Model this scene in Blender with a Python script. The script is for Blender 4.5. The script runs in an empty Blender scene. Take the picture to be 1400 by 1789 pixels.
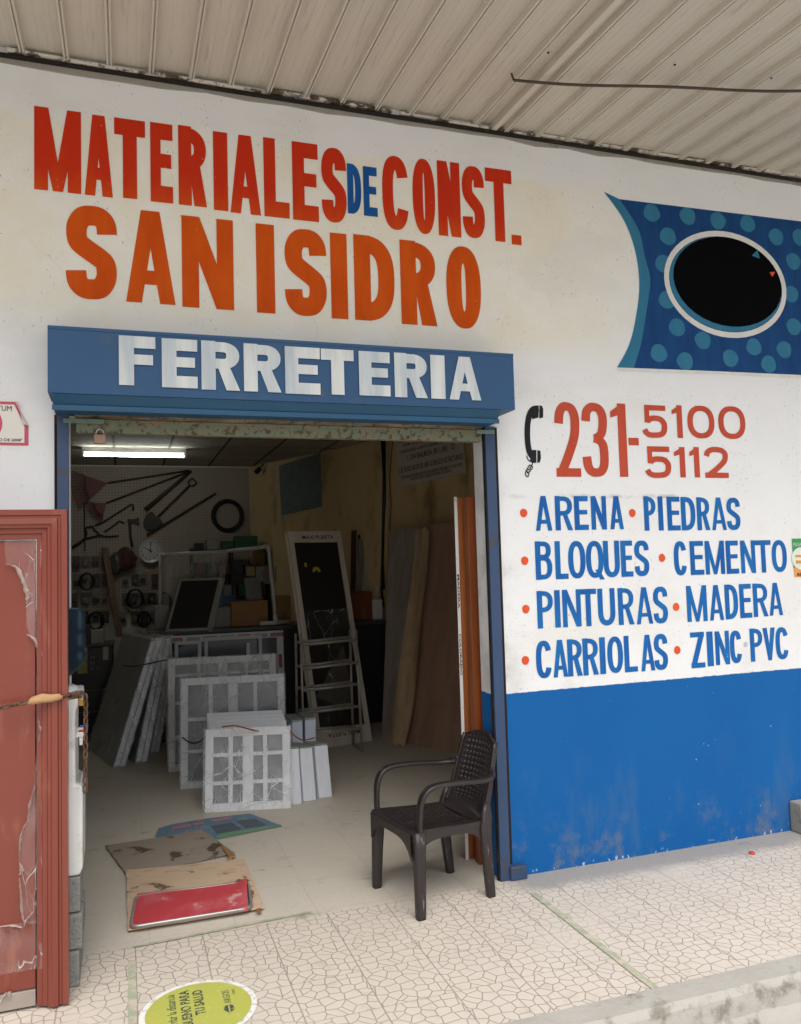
import bpy, bmesh, math, random
from mathutils import Vector as V3
random.seed(7)
D = bpy.data
SC = bpy.context.scene
COL = SC.collection
R = math.radians

# ------------------------------------------------------------------ camera
CAM = V3((0.0, -4.116, 1.73))
RI = V3((0.9465634, -0.3212523, -0.0285416)).normalized()
DN = V3((-0.0072102, 0.0673958, -0.9977003)).normalized()
FW = V3((0.3224371, 0.9445924, 0.0614781)).normalized()
FPX = 1419.5
cam = D.cameras.new('camera'); co = D.objects.new('camera', cam); COL.objects.link(co)
from mathutils import Matrix
m = Matrix(((RI.x, -DN.x, -FW.x, CAM.x), (RI.y, -DN.y, -FW.y, CAM.y), (RI.z, -DN.z, -FW.z, CAM.z), (0, 0, 0, 1)))
co.matrix_world = m
cam.sensor_fit = 'VERTICAL'; cam.sensor_height = 36.0; cam.lens = FPX / 1789.0 * 36.0
cam.clip_start = 0.05; cam.clip_end = 2000
SC.camera = co

# ------------------------------------------------------------------ world, sun, exposure
SUN_EL, SUN_AZ = R(58), R(190)
w = D.worlds.new('World'); SC.world = w; w.use_nodes = True
nt = w.node_tree; bg = nt.nodes['Background']
sky = nt.nodes.new('ShaderNodeTexSky'); sky.sky_type = 'NISHITA'; sky.sun_disc = False
sky.sun_elevation = SUN_EL; sky.sun_rotation = SUN_AZ; sky.dust_density = 4; sky.air_density = 1.2
hs = nt.nodes.new('ShaderNodeHueSaturation'); hs.inputs['Saturation'].default_value = 0.26   # overcast: nearly white sky
nt.links.new(sky.outputs[0], hs.inputs['Color']); nt.links.new(hs.outputs[0], bg.inputs['Color'])
bg.inputs['Strength'].default_value = 0.11
sl = D.lights.new('sun', 'SUN'); so = D.objects.new('sun', sl); COL.objects.link(so)
sl.energy = 1.3; sl.angle = R(50); sl.color = (1, 0.99, 0.975)
sd = V3((math.sin(SUN_AZ) * math.cos(SUN_EL), math.cos(SUN_AZ) * math.cos(SUN_EL), math.sin(SUN_EL)))
so.rotation_euler = sd.to_track_quat('Z', 'Y').to_euler()
so.location = (0, -8, 12)
SC.view_settings.view_transform = 'Standard'
SC.view_settings.look = 'None'
SC.view_settings.exposure = 0.68
SC.cycles.max_bounces = 10
SC.cycles.diffuse_bounces = 6
SC.cycles.use_denoising = True

# ------------------------------------------------------------------ pixel -> world helpers (photo pixels, real depths)
def ray(px, py):
    return RI * ((px - 700) / FPX) + DN * ((py - 894.5) / FPX) + FW
def at(px, py, Y=0.0):
    v = ray(px, py); return CAM + v * ((Y - CAM.y) / v.y)
def fl(px, py, z=0.0):
    v = ray(px, py); return CAM + v * ((z - CAM.z) / v.z)
def onp(px, py, o, n):
    v = ray(px, py); return CAM + v * ((o - CAM).dot(n) / v.dot(n))

class Fr:
    def __init__(s, o, u, v, w=None):
        s.o = V3(o); s.u = V3(u).normalized(); s.v = V3(v).normalized()
        s.w = V3(w).normalized() if w is not None else s.u.cross(s.v).normalized()
    def pt(s, a, b, c=0): return s.o + s.u * a + s.v * b + s.w * c
WORLD = Fr((0, 0, 0), (1, 0, 0), (0, 1, 0), (0, 0, 1))
def wallfr(Y=0.0): return Fr((0, Y, 0), (1, 0, 0), (0, 0, 1), (0, -1, 0))   # u = X, v = Z, w = out of the wall
WF = wallfr()

# ------------------------------------------------------------------ materials
def lin(c):
    if isinstance(c, str):
        c = [int(c[i:i + 2], 16) / 255 for i in (0, 2, 4)]
    return tuple((x / 12.92 if x <= 0.04045 else ((x + 0.055) / 1.055) ** 2.4) for x in c)
class G:
    """small node-graph helper"""
    def __init__(s, name):
        s.m = D.materials.new(name); s.m.use_nodes = True; s.t = s.m.node_tree
        s.b = s.t.nodes['Principled BSDF']; s.out = s.t.nodes['Material Output']
        s.tc = s.t.nodes.new('ShaderNodeTexCoord')
        s.P = s.tc.outputs['Object']
    def n(s, typ, **kw):
        x = s.t.nodes.new(typ)
        for k, v in kw.items():
            if k in x.inputs: s.set(x.inputs[k], v)
            else: setattr(x, k, v)
        return x
    def set(s, sock, v):
        if isinstance(v, bpy.types.NodeSocket): s.t.links.new(v, sock)
        elif isinstance(v, (tuple, list)) and len(v) == 3 and sock.type == 'RGBA': sock.default_value = (*v, 1)
        else: sock.default_value = v
    def math(s, op, a, b=0.0, c=None, clamp=False):
        x = s.t.nodes.new('ShaderNodeMath'); x.operation = op; x.use_clamp = clamp
        s.set(x.inputs[0], a); s.set(x.inputs[1], b)
        if c is not None: s.set(x.inputs[2], c)
        return x.outputs[0]
    def noise(s, scale, detail=4, rough=.55, vec=None, st=None, dist=0):
        v = vec or s.P
        if st: v = s.scale(v, st)
        x = s.n('ShaderNodeTexNoise'); s.set(x.inputs['Vector'], v)
        x.inputs['Scale'].default_value = scale; x.inputs['Detail'].default_value = detail
        x.inputs['Roughness'].default_value = rough; x.inputs['Distortion'].default_value = dist
        return x.outputs['Fac']
    def noisec(s, scale, detail=2, vec=None):
        x = s.n('ShaderNodeTexNoise'); s.set(x.inputs['Vector'], vec or s.P)
        x.inputs['Scale'].default_value = scale; x.inputs['Detail'].default_value = detail
        return x.outputs['Color']
    def scale(s, v, st):
        x = s.n('ShaderNodeVectorMath', operation='MULTIPLY'); s.set(x.inputs[0], v); x.inputs[1].default_value = st
        return x.outputs[0]
    def vadd(s, a, b):
        x = s.n('ShaderNodeVectorMath', operation='ADD'); s.set(x.inputs[0], a); s.set(x.inputs[1], b); return x.outputs[0]
    def ss(s, x, lo, hi):
        r = s.n('ShaderNodeMapRange', interpolation_type='SMOOTHSTEP')
        s.set(r.inputs['Value'], x)
        if lo <= hi:
            r.inputs['From Min'].default_value = lo; r.inputs['From Max'].default_value = hi
            r.inputs['To Min'].default_value = 0; r.inputs['To Max'].default_value = 1
        else:
            r.inputs['From Min'].default_value = hi; r.inputs['From Max'].default_value = lo
            r.inputs['To Min'].default_value = 1; r.inputs['To Max'].default_value = 0
        return r.outputs[0]
    def mix(s, f, a, b):
        x = s.n('ShaderNodeMix', data_type='RGBA')
        s.set(x.inputs[0], f); s.set(x.inputs[6], a); s.set(x.inputs[7], b)
        return x.outputs[2]
    def mul(s, *a):
        r = a[0]
        for b in a[1:]: r = s.math('MULTIPLY', r, b)
        return r
    def xyz(s, v=None):
        x = s.n('ShaderNodeSeparateXYZ'); s.set(x.inputs[0], v or s.P); return x.outputs
    def voro(s, scale, feature='DISTANCE_TO_EDGE', vec=None, out='Distance', rnd=1):
        x = s.n('ShaderNodeTexVoronoi', feature=feature); s.set(x.inputs['Vector'], vec or s.P)
        x.inputs['Scale'].default_value = scale; x.inputs['Randomness'].default_value = rnd
        return x.outputs[out]
    def bump(s, h, strength=.3, dist=.01):
        x = s.n('ShaderNodeBump'); s.set(x.inputs['Height'], h)
        x.inputs['Strength'].default_value = strength; x.inputs['Distance'].default_value = dist
        s.t.links.new(x.outputs[0], s.b.inputs['Normal'])
    def fin(s, col, rough=.6, spec=.4, metal=0, **kw):
        s.set(s.b.inputs['Base Color'], col); s.set(s.b.inputs['Roughness'], rough)
        s.b.inputs['Specular IOR Level'].default_value = spec; s.set(s.b.inputs['Metallic'], metal)
        for k, v in kw.items(): s.set(s.b.inputs[k], v)
        return s.m
_mc = {}
def mat(name, c1, c2=None, sc=6, rough=.55, spec=.4, metal=0, bump=0, bsc=60, st=None, dirt=None, dsc=9, dlo=.55, dhi=.7, **kw):
    """two-tone noise paint with optional dirt layer"""
    if name in _mc: return _mc[name]
    g = G(name); c1 = lin(c1); c2 = lin(c2) if c2 else tuple(x * .8 for x in c1)
    col = g.mix(g.noise(sc, 5, .6, st=st), c1, c2)
    if dirt: col = g.mix(g.ss(g.noise(dsc, 6, .65, st=st), dlo, dhi), col, lin(dirt))
    if bump: g.bump(g.noise(bsc, 4, .6, st=st), bump, .01)
    rr = g.math('ADD', rough - .08, g.math('MULTIPLY', g.noise(sc * 3, 3), .16), clamp=True)
    _mc[name] = g.fin(col, rr, spec, metal, **kw); return _mc[name]

def facade_material():
    g = G('painted_plaster'); x, y, z = g.xyz()
    n1 = g.noise(1.3, 6, .6); n2 = g.noise(3.2, 6, .65); n3 = g.noise(18, 5, .6)
    zt = g.math('ADD', z, g.math('MULTIPLY', g.math('SUBTRACT', n1, .5), .55))
    cm = g.mul(g.ss(zt, 2.78, 3.05), g.ss(zt, 3.98, 3.9), g.ss(g.math('ADD', x, g.math('MULTIPLY', n1, .8)), 3.6, 2.7))
    white = g.mix(n2, (.755, .758, .76), (.68, .68, .685))
    cream = g.mix(g.ss(n2, .35, .65), (.73, .68, .555), (.76, .735, .67))
    col = g.mix(g.mul(cm, .9), white, cream)
    # repaint patches, cloudy
    col = g.mix(g.mul(g.ss(g.noise(.9, 5, .6, st=(1, 1, 2.2)), .52, .62), .5), col, (.66, .64, .60))
    # pits and scuffs
    pits = g.mul(g.ss(g.noise(70, 4, .65, st=(1, 1, .7)), .62, .66), g.ss(g.noise(4, 3), .46, .6))
    col = g.mix(g.mul(pits, .85), col, (.28, .25, .21))
    wv = g.vadd(g.P, g.scale(g.noisec(6, 4), (.12, .12, .12)))
    cr = g.mul(g.ss(g.voro(2.1, vec=wv), .004, .0), g.ss(g.noise(2.3, 3), .52, .62))
    col = g.mix(g.mul(cr, .22), col, (.3, .27, .23))
    scr = g.mul(g.ss(g.noise(22, 3, .6, st=(3.5, 1, .45)), .68, .73), g.ss(g.noise(4, 2), .48, .6))
    col = g.mix(g.mul(scr, .45), col, (.4, .37, .33))
    # old cornice line of grime above the product list
    gl = g.mul(g.ss(g.math('ABSOLUTE', g.math('SUBTRACT', z, g.math('ADD', 2.065, g.math('MULTIPLY', n3, .03)))), .022, .0), g.ss(g.noise(4, 5, .7), .42, .6), g.ss(x, 1.95, 2.05), g.ss(x, 3.4, 3.2))
    col = g.mix(g.mul(gl, .6), col, (.3, .29, .27))
    # rubbed grey edge beside the door
    ed = g.mul(g.ss(x, 2.12, 1.98), g.ss(x, 1.8, 1.9), g.ss(z, 2.5, 2.0), g.ss(n2, .42, .62))
    col = g.mix(g.mul(ed, .5), col, (.42, .40, .37))
    dz = g.mul(g.ss(z, 1.35, 1.0), g.ss(n2, .45, .7))
    col = g.mix(g.mul(dz, .3), col, (.5, .48, .45))
    # blue dado
    bl = g.mix(g.noise(2.2, 6, .6, st=(1, 1, .7)), (.006, .085, .285), (.009, .112, .335))
    bl = g.mix(g.mul(g.ss(g.noise(3, 5, .65, st=(1.6, 1, .5)), .5, .68), g.ss(z, .8, .1), .45), bl, (.06, .13, .25))
    bl = g.mix(g.mul(g.ss(g.noise(5, 6, .7), .5, .66), g.ss(z, .40, .02), .7), bl, (.12, .15, .21))
    ch = g.ss(g.noise(55, 3, .5), .735, .75)
    ch = g.math('MAXIMUM', ch, g.mul(g.ss(g.noise(38, 4, .6, st=(1, 1, .6)), .58, .62), g.ss(z, .032, .008), .7))
    bl = g.mix(g.mul(ch, .85), bl, (.66, .68, .68))
    edge = g.math('ADD', z, g.math('MULTIPLY', g.math('SUBTRACT', g.noise(26, 3), .5), .012))
    col = g.mix(g.ss(edge, .990, .986), col, bl)
    g.bump(g.math('ADD', g.math('MULTIPLY', n3, .5), g.math('ADD', g.noise(4, 3), g.math('MULTIPLY', pits, -1.0))), .22, .012)
    return g.fin(col, .7, .12)

def lettering_material(name, ca, cb, zlo=None, zhi=None, st=(1, 1, .25), chip=.70):
    g = G(name); x, y, z = g.xyz()
    f = g.noise(11, 5, .65, st=st)
    if zlo is not None:
        f = g.math('ADD', g.ss(z, zlo, zhi), g.math('MULTIPLY', g.math('SUBTRACT', f, .5), .9), clamp=True)
    else: f = g.ss(f, .3, .7)
    col = g.mix(f, lin(cb), lin(ca))
    col = g.mix(g.mul(g.ss(g.noise(60, 4, .6), chip, chip + .03), g.ss(g.noise(6, 2), .45, .6), .8), col, (.62, .58, .48))
    g.bump(g.noise(60, 3, st=st), .12, .004)
    return g.fin(col, .6, .1)

def tile_material():
    """crazy-paving ceramic tiles, 30 cm, each tile its own broken pattern"""
    g = G('sidewalk_tiles'); T = .302
    x, y, z = g.xyz()
    ux = g.math('DIVIDE', g.math('SUBTRACT', x, .036), T); uy = g.math('DIVIDE', g.math('ADD', y, .065), T)
    fx = g.math('FRACT', ux); fy = g.math('FRACT', uy)
    ix = g.math('FLOOR', ux); iy = g.math('FLOOR', uy)
    c = g.n('ShaderNodeCombineXYZ')
    odd = g.math('MODULO', g.math('ABSOLUTE', g.math('ADD', ix, iy)), 2)
    fx2 = g.math('ADD', g.math('MULTIPLY', fx, g.math('SUBTRACT', 1, g.math('MULTIPLY', odd, 2))), g.math('MULTIPLY', odd, 5))
    g.set(c.inputs[0], fx2); g.set(c.inputs[1], fy); g.set(c.inputs[2], g.math('MULTIPLY', odd, 3.3))
    vv = g.scale(c.outputs[0], (T, T, T))
    v2 = g.n('ShaderNodeTexVoronoi', feature='DISTANCE_TO_EDGE', voronoi_dimensions='2D'); g.set(v2.inputs['Vector'], vv)
    v2.inputs['Scale'].default_value = 19; v2.inputs['Randomness'].default_value = .9
    d = v2.outputs['Distance']
    wear = g.noise(1.7, 5, .6)
    line = g.mul(g.ss(d, .060, .024), g.ss(wear, .28, .5))
    ex = g.math('MINIMUM', g.math('MINIMUM', fx, g.math('SUBTRACT', 1, fx)), 1)
    ey = g.math('MINIMUM', g.math('MINIMUM', fy, g.math('SUBTRACT', 1, fy)), 1)
    joint = g.math('MAXIMUM', g.ss(ex, .013, .007), g.mul(g.ss(ey, .013, .006), .6))
    base = g.mix(g.noise(2.5, 6, .65), (.64, .57, .49), (.53, .465, .395))
    base = g.mix(g.mul(g.ss(g.noise(7, 5, .7), .55, .72), .5), base, (.43, .36, .29))
    # plain worn band at the doorway and cement along the wall
    col = g.mix(g.mul(line, .82), base, (.235, .195, .155))
    col = g.mix(g.mul(joint, .75), col, (.26, .22, .18))
    smut = g.mul(g.ss(g.math('ADD', y, g.math('MULTIPLY', g.noise(5, 5, .6), .16)), -.19, -.05), g.ss(x, 1.85, 2.05))
    col = g.mix(g.mul(smut, .92), col, (.31, .29, .265))
    blk = g.mul(g.ss(g.noise(4.5, 6, .75), .56, .68), g.ss(y, -.35, -.1), g.ss(x, 2.5, 3.2))
    col = g.mix(g.mul(blk, .7), col, (.12, .11, .10))
    g.bump(g.math('ADD', g.math('MULTIPLY', g.math('MAXIMUM', g.ss(d, .075, .02), joint), -1), g.math('MULTIPLY', g.noise(70, 3), .25)), .25, .004)
    return g.fin(col, g.mix(g.noise(6, 4), (.45, .45, .45), (.65, .65, .65)), .4)

def inner_floor_material():
    g = G('shop_floor_tiles'); x, y, z = g.xyz(); T = .4
    fx = g.math('FRACT', g.math('DIVIDE', g.math('SUBTRACT', x, .1), T)); fy = g.math('FRACT', g.math('DIVIDE', g.math('ADD', y, .005), T))
    j = g.math('MAXIMUM', g.ss(g.math('MINIMUM', fx, g.math('SUBTRACT', 1, fx)), .008, .003), g.ss(g.math('MINIMUM', fy, g.math('SUBTRACT', 1, fy)), .008, .003))
    base = g.mix(g.noise(2.2, 6, .65), (.60, .54, .455), (.48, .43, .35))
    base = g.mix(g.mul(g.ss(g.noise(38, 3, .6), .56, .7), .25), base, (.33, .27, .2))
    base = g.mix(g.mul(g.ss(g.noise(4.1, 5, .7), .57, .75), .5), base, (.27, .21, .15))
    base = g.mix(g.mul(g.ss(g.noise(3.0, 6, .7, st=(.6, 1.6, 1)), .62, .68), .6), base, (.21, .165, .12))
    dust = g.mul(g.ss(y, .5, .0), g.ss(g.noise(30, 4, .7), .45, .7))
    base = g.mix(g.mul(dust, .4), base, (.62, .58, .52))
    col = g.mix(g.mul(j, g.noise(3, 3), .6), base, (.25, .2, .15))
    g.bump(g.noise(40, 3), .06, .004)
    return g.fin(col, .5, .35)

def canopy_material():
    g = G('canopy_sheet_metal')
    col = g.mix(g.noise(2.2, 5, .6, st=(3, .5, 1)), (.575, .53, .45), (.50, .46, .39))
    col = g.mix(g.mul(g.ss(g.noise(7, 5, .7, st=(5, .35, 1)), .56, .72), .5), col, (.30, .255, .19))
    col = g.mix(g.mul(g.ss(g.noise(90, 3, .6), .72, .76), .6), col, (.62, .58, .5))
    col = g.mix(g.mul(g.ss(g.noise(24, 3, .6), .74, .76), .8), col, (.1, .07, .05))
    g.bump(g.noise(14, 4, .6, st=(3, .6, 1)), .10, .01)
    return g.fin(col, .5, .4)

def rust_material(name, a, b, c, lo=.45, hi=.6, sc=20, st=(1, 1, 1)):
    g = G(name)
    f = g.ss(g.noise(sc, 6, .7, st=st), lo, hi); f2 = g.ss(g.noise(sc * 3.5, 5, .7), .52, .6)
    col = g.mix(f, lin(a), lin(b)); col = g.mix(g.mul(f2, .8), col, lin(c))
    g.bump(f2, .3, .004)
    return g.fin(col, .75, .25)

def wood_material(name, a, b, sc=3, st=(14, 14, .6), rough=.6, ring=.5):
    g = G(name)
    f = g.noise(sc, 6, .65, st=st, dist=.6)
    col = g.mix(g.ss(f, .3, .7), lin(a), lin(b))
    k = tuple(v * .55 for v in lin(b))
    col = g.mix(g.mul(g.ss(g.noise(sc * 2.3, 4, .6, st=st), .6, .7), ring), col, k)
    g.bump(f, .1, .004)
    return g.fin(col, rough, .35)

def plastic_film(name, dens=.35, tint=(.75, .76, .77), streak=(6, 6, 2), sc=5, bubble=False):
    """clear plastic: mostly see-through, white creases, shiny"""
    g = G(name)
    pv = g.scale(g.vadd(g.P, g.scale(g.noisec(sc * .8, 2), (.06, .06, .06))), streak)
    e1 = g.voro(sc * .9, vec=pv); e2 = g.voro(sc * 2.1, vec=pv)
    cre = g.math('ADD', g.voro(sc * .9, 'F1', vec=pv), g.math('MULTIPLY', g.voro(sc * 2.1, 'F1', vec=pv), .4))
    msk = g.ss(g.noise(sc * .7, 3), .40, .62)
    rid = g.math('MAXIMUM', g.ss(e1, .022, .0), g.math('MULTIPLY', g.ss(e2, .03, .0), .45))
    a = g.math('ADD', dens, g.mul(rid, msk, .7), clamp=True)
    a = g.math('ADD', a, g.math('MULTIPLY', g.math('SUBTRACT', g.noise(sc * .5, 2), .5), .3), clamp=True)
    h = g.math('ADD', cre, rid)
    if bubble:
        vb = g.voro(60, 'F1', rnd=.15)
        a = g.math('ADD', a, g.math('MULTIPLY', g.ss(vb, .25, .5), .10), clamp=True); h = g.math('ADD', h, g.math('MULTIPLY', vb, .5))
    g.bump(h, .55, .012)
    g.fin(tint, .18, .8)
    g.set(g.b.inputs['Alpha'], a)
    return g.m

M = {}
M['facade'] = facade_material()
M['tiles'] = tile_material()
M['shopfloor'] = inner_floor_material()
M['canopy'] = canopy_material()
M['bar'] = rust_material('rusty_shutter_bar', '6c7a66', '7f7460', '443325', .42, .58, 10, (.8, 1, 5))
M['bar2'] = rust_material('rusty_shutter_slat', '7c7260', '5f503d', '382a1c', .42, .6, 9, (.5, 1, 4))
M['trim'] = rust_material('flaking_trim', 'c9c2b6', '5b4a3b', '3c3129', .5, .56, 7, (.7, 1, 1))
M['cement'] = mat('cement', '9c978e', '8a857c', 8, .85, .2, bump=.4, bsc=50, dirt='6f6a62')
M['kerb'] = mat('kerb_concrete', 'b3afa7', '98938a', 4, .85, .2, bump=.5, bsc=35, dirt='7d776d', dsc=6)
M['road'] = mat('road_concrete', 'd2cec7', 'c6c1b9', 2.5, .9, .2, bump=.5, bsc=60, dirt='b3ada3', dsc=3)
M['rubble'] = mat('rubble_stone', '9d968b', '7b7469', 14, .9, .2, bump=.6, bsc=40)
M['block'] = mat('concrete_block', '9b9b98', '7d7d7a', 30, .9, .2, bump=.9, bsc=90, dirt='5c5b58', dsc=40)
M['blue_metal'] = mat('blue_painted_metal', '2d5278', '27476a', 3, .5, .3, bump=.05, bsc=30, dirt='3a5068', dsc=5)
M['blue_lip'] = mat('blue_lip_metal', '1f5070', '1a4664', 3, .45, .4, bump=.05, bsc=30)
M['rail'] = mat('blue_guide_rail', '34496a', '2c3f5c', 5, .5, .4, bump=.2, bsc=40, dirt='41403f', dsc=8, dlo=.58, dhi=.66)
M['dark_gap'] = mat('dark_steel_and_gap_shade', '2b2622', '1d1a18', 8, .8, .2, dirt='4b3423')  # steel of bolts and screws, also the shade of gaps drawn as strips
M['jamb'] = M['facade']
M['green_bracket'] = mat('green_bracket_paint', '5f7d70', '6b7f73', 9, .6, .3, dirt='5d4a38')
M['inner_wall'] = mat('yellow_inner_wall', 'cfb588', 'bfa577', 2, .8, .2, dirt='8d7852', dsc=3, dlo=.5, dhi=.75, st=(1, 1, .5))
M['inner_pale'] = mat('pale_inner_wall', 'd0cabd', 'beb8ab', 2, .85, .2)  # unseen inner walls set pale to bounce more light through the room
M['black'] = mat('black_plastic', '17171a', '101012', 5, .4, .4)
M['white_metal'] = mat('white_painted_metal', 'd8d8d6', 'c8c8c5', 4, .4, .4)
M['white_pvc'] = mat('white_pvc', 'dcdcda', 'cfcfca', 5, .35, .45, dirt='b5b0a5', dsc=14)
M['steel'] = mat('ladder_steel', 'b5b1ab', '9c9790', 10, .4, .5, metal=.35, dirt='7b6048', dsc=22)
M['cardboard'] = mat('cardboard', 'a07a52', '8f6c48', 6, .85, .15, bump=.1, bsc=120, st=(1, 1, 3))

# ------------------------------------------------------------------ mesh builder
WL = {}
class MB:
    def __init__(s): s.v = []; s.f = []; s.mi = []; s.cur = 0
    def add(s, pts, faces):
        b = len(s.v); s.v += [V3(p) for p in pts]
        for f in faces: s.f.append([i + b for i in f]); s.mi.append(s.cur)
        return s
    def poly(s, pts): return s.add(pts, [list(range(len(pts)))])
    def box(s, x0, x1, y0, y1, z0, z1, fr=WORLD):
        p = [fr.pt(x, y, z) for x in (x0, x1) for y in (y0, y1) for z in (z0, z1)]
        return s.add(p, [(0, 1, 3, 2), (4, 6, 7, 5), (0, 4, 5, 1), (2, 3, 7, 6), (0, 2, 6, 4), (1, 5, 7, 3)])
    def hexa(s, a, b, c, d, ext):
        """quad a,b,c,d swept by vector ext"""
        q = [V3(a), V3(b), V3(c), V3(d)]; e = V3(ext)
        return s.add(q + [p + e for p in q], [(3, 2, 1, 0), (4, 5, 6, 7), (0, 1, 5, 4), (1, 2, 6, 5), (2, 3, 7, 6), (3, 0, 4, 7)])
    def prism(s, pts, ext):
        n = len(pts); e = V3(ext); pts = [V3(p) for p in pts]
        return s.add(pts + [p + e for p in pts], [list(range(n))[::-1], list(range(n, 2 * n))] + [(i, (i + 1) % n, n + (i + 1) % n, n + i) for i in range(n)])
    def tube(s, path, r, seg=8, closed=False, cap=True):
        path = [V3(p) for p in path]; n = len(path); rings = []
        rr = r if isinstance(r, (list, tuple)) else [r] * n
        ref = None
        for i in range(n):
            if closed: t = path[(i + 1) % n] - path[i - 1]
            else: t = path[min(i + 1, n - 1)] - path[max(i - 1, 0)]
            t.normalize()
            if ref is None: ref = V3((0, 0, 1)) if abs(t.z) < .9 else V3((1, 0, 0))
            a = (ref - t * ref.dot(t)).normalized(); b = t.cross(a); ref = a
            rings.append([path[i] + (a * math.cos(k * 2 * math.pi / seg) + b * math.sin(k * 2 * math.pi / seg)) * rr[i] for k in range(seg)])
        pts = [p for q in rings for p in q]; fs = []
        for i in range(n if closed else n - 1):
            j = (i + 1) % n
            for k in range(seg):
                l = (k + 1) % seg; fs.append((i * seg + k, i * seg + l, j * seg + l, j * seg + k))
        if cap and not closed: fs += [list(range(seg))[::-1], [(n - 1) * seg + k for k in range(seg)]]
        return s.add(pts, fs)
    def sweep(s, path, side, a, b, cap=True):
        """rounded-rectangle section; side = constant width direction, a = half width, b = half thickness (lists or scalars)"""
        path = [V3(p) for p in path]; n = len(path)
        A = a if isinstance(a, (list, tuple)) else [a] * n; B = b if isinstance(b, (list, tuple)) else [b] * n
        S = side if isinstance(side, (list, tuple)) and isinstance(side[0], V3) else [V3(side)] * n
        prof = []
        for cx, cz, a0 in ((1, 1, 0), (-1, 1, 90), (-1, -1, 180), (1, -1, 270)):
            for k in range(3):
                an = R(a0 + 45 * k); prof.append((cx, cz, math.cos(an), math.sin(an)))
        pts = []; m_ = len(prof)
        for i in range(n):
            t = (path[min(i + 1, n - 1)] - path[max(i - 1, 0)]).normalized()
            sd_ = (S[i] - t * S[i].dot(t)).normalized(); nn = t.cross(sd_)
            r = min(A[i], B[i]) * .55
            for cx, cz, c_, s_ in prof:
                pts.append(path[i] + sd_ * (cx * (A[i] - r) + c_ * r) + nn * (cz * (B[i] - r) + s_ * r))
        fs = []
        for i in range(n - 1):
            for k in range(m_):
                l = (k + 1) % m_; fs.append((i * m_ + k, i * m_ + l, (i + 1) * m_ + l, (i + 1) * m_ + k))
        if cap: fs += [list(range(m_))[::-1], [(n - 1) * m_ + k for k in range(m_)]]
        return s.add(pts, fs)
    def lathe(s, o, axis, prof, seg=24):
        o = V3(o); ax = V3(axis).normalized(); ref = V3((1, 0, 0)) if abs(ax.x) < .9 else V3((0, 1, 0))
        a = (ref - ax * ref.dot(ax)).normalized(); b = ax.cross(a); pts = []; n = len(prof)
        for r, h in prof:
            pts += [o + ax * h + (a * math.cos(k * 2 * math.pi / seg) + b * math.sin(k * 2 * math.pi / seg)) * r for k in range(seg)]
        fs = [(i * seg + k, i * seg + (k + 1) % seg, (i + 1) * seg + (k + 1) % seg, (i + 1) * seg + k) for i in range(n - 1) for k in range(seg)]
        fs += [list(range(seg))[::-1], [(n - 1) * seg + k for k in range(seg)]]
        return s.add(pts, fs)
    def disc(s, fr, a, b, rx, ry, c=0, n=36, thick=0, wob=0):
        p = [fr.pt(a + rx * (1 + wob * math.sin(3 * t + a * 9)) * math.cos(t), b + ry * math.sin(t), c) for t in [2 * math.pi * k / n for k in range(n)]]
        return s.prism(p, fr.w * thick) if thick else s.poly(p)
    def ring(s, fr, a, b, rx, ry, w_, c=0, n=48):
        po = [fr.pt(a + rx * math.cos(t), b + ry * math.sin(t), c) for t in [2 * math.pi * k / n for k in range(n)]]
        pi_ = [fr.pt(a + (rx - w_) * math.cos(t), b + (ry - w_) * math.sin(t), c) for t in [2 * math.pi * k / n for k in range(n)]]
        return s.add(po + pi_, [(k, (k + 1) % n, n + (k + 1) % n, n + k) for k in range(n)])
    def grid(s, f, nu, nv):
        pts = [f(i / nu, j / nv) for j in range(nv + 1) for i in range(nu + 1)]
        return s.add(pts, [(j * (nu + 1) + i, j * (nu + 1) + i + 1, (j + 1) * (nu + 1) + i + 1, (j + 1) * (nu + 1) + i) for j in range(nv) for i in range(nu)])
    def text(s, body, fr, a, b, size, xs=1.0, bold=0.0, c=0.002, align='LEFT', width=None):
        cu = D.curves.new('t', 'FONT'); cu.body = body; cu.size = 1; cu.offset = bold; cu.align_x = align
        cu.resolution_u = 3
        ob = D.objects.new('t', cu); me = D.meshes.new_from_object(ob)
        vs = [v.co.copy() for v in me.vertices]
        if width and vs:
            xa = min(v.x for v in vs); xb = max(v.x for v in vs); xs = width / size / max(xb - xa, 1e-6)
        s.add([fr.pt(a + v.x * size * xs, b + v.y * size, c) for v in vs], [list(p.vertices) for p in me.polygons])
        D.objects.remove(ob); D.meshes.remove(me); D.curves.remove(cu)
        return s
    def build(s, name, material, parent=None, label=None, cat=None, group=None, kind=None, smooth=False, bev=0, loc=None, seg=2):
        if parent is not None: o = WL[parent.name]
        elif loc is not None: o = V3(loc)
        else:
            xs = [p.x for p in s.v]; ys = [p.y for p in s.v]; zs = [p.z for p in s.v]
            o = V3(((min(xs) + max(xs)) / 2, (min(ys) + max(ys)) / 2, min(zs)))
        me = D.meshes.new(name); me.from_pydata([p - o for p in s.v], [], s.f)
        bm = bmesh.new(); bm.from_mesh(me); bmesh.ops.recalc_face_normals(bm, faces=bm.faces); bm.to_mesh(me); bm.free()
        ms = material if isinstance(material, (list, tuple)) else [material]
        for q in ms: me.materials.append(q)
        if len(ms) > 1:
            for p, i in zip(me.polygons, s.mi): p.material_index = i
        if smooth:
            for p in me.polygons: p.use_smooth = True
        ob = D.objects.new(name, me); COL.objects.link(ob)
        if parent is not None: ob.parent = parent
        else: ob.location = o
        WL[ob.name] = o
        if bev:
            bv = ob.modifiers.new('bevel', 'BEVEL'); bv.width = bev; bv.segments = seg; bv.limit_method = 'ANGLE'; bv.angle_limit = R(40)
        tag(ob, label, cat, group, kind)
        return ob
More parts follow.
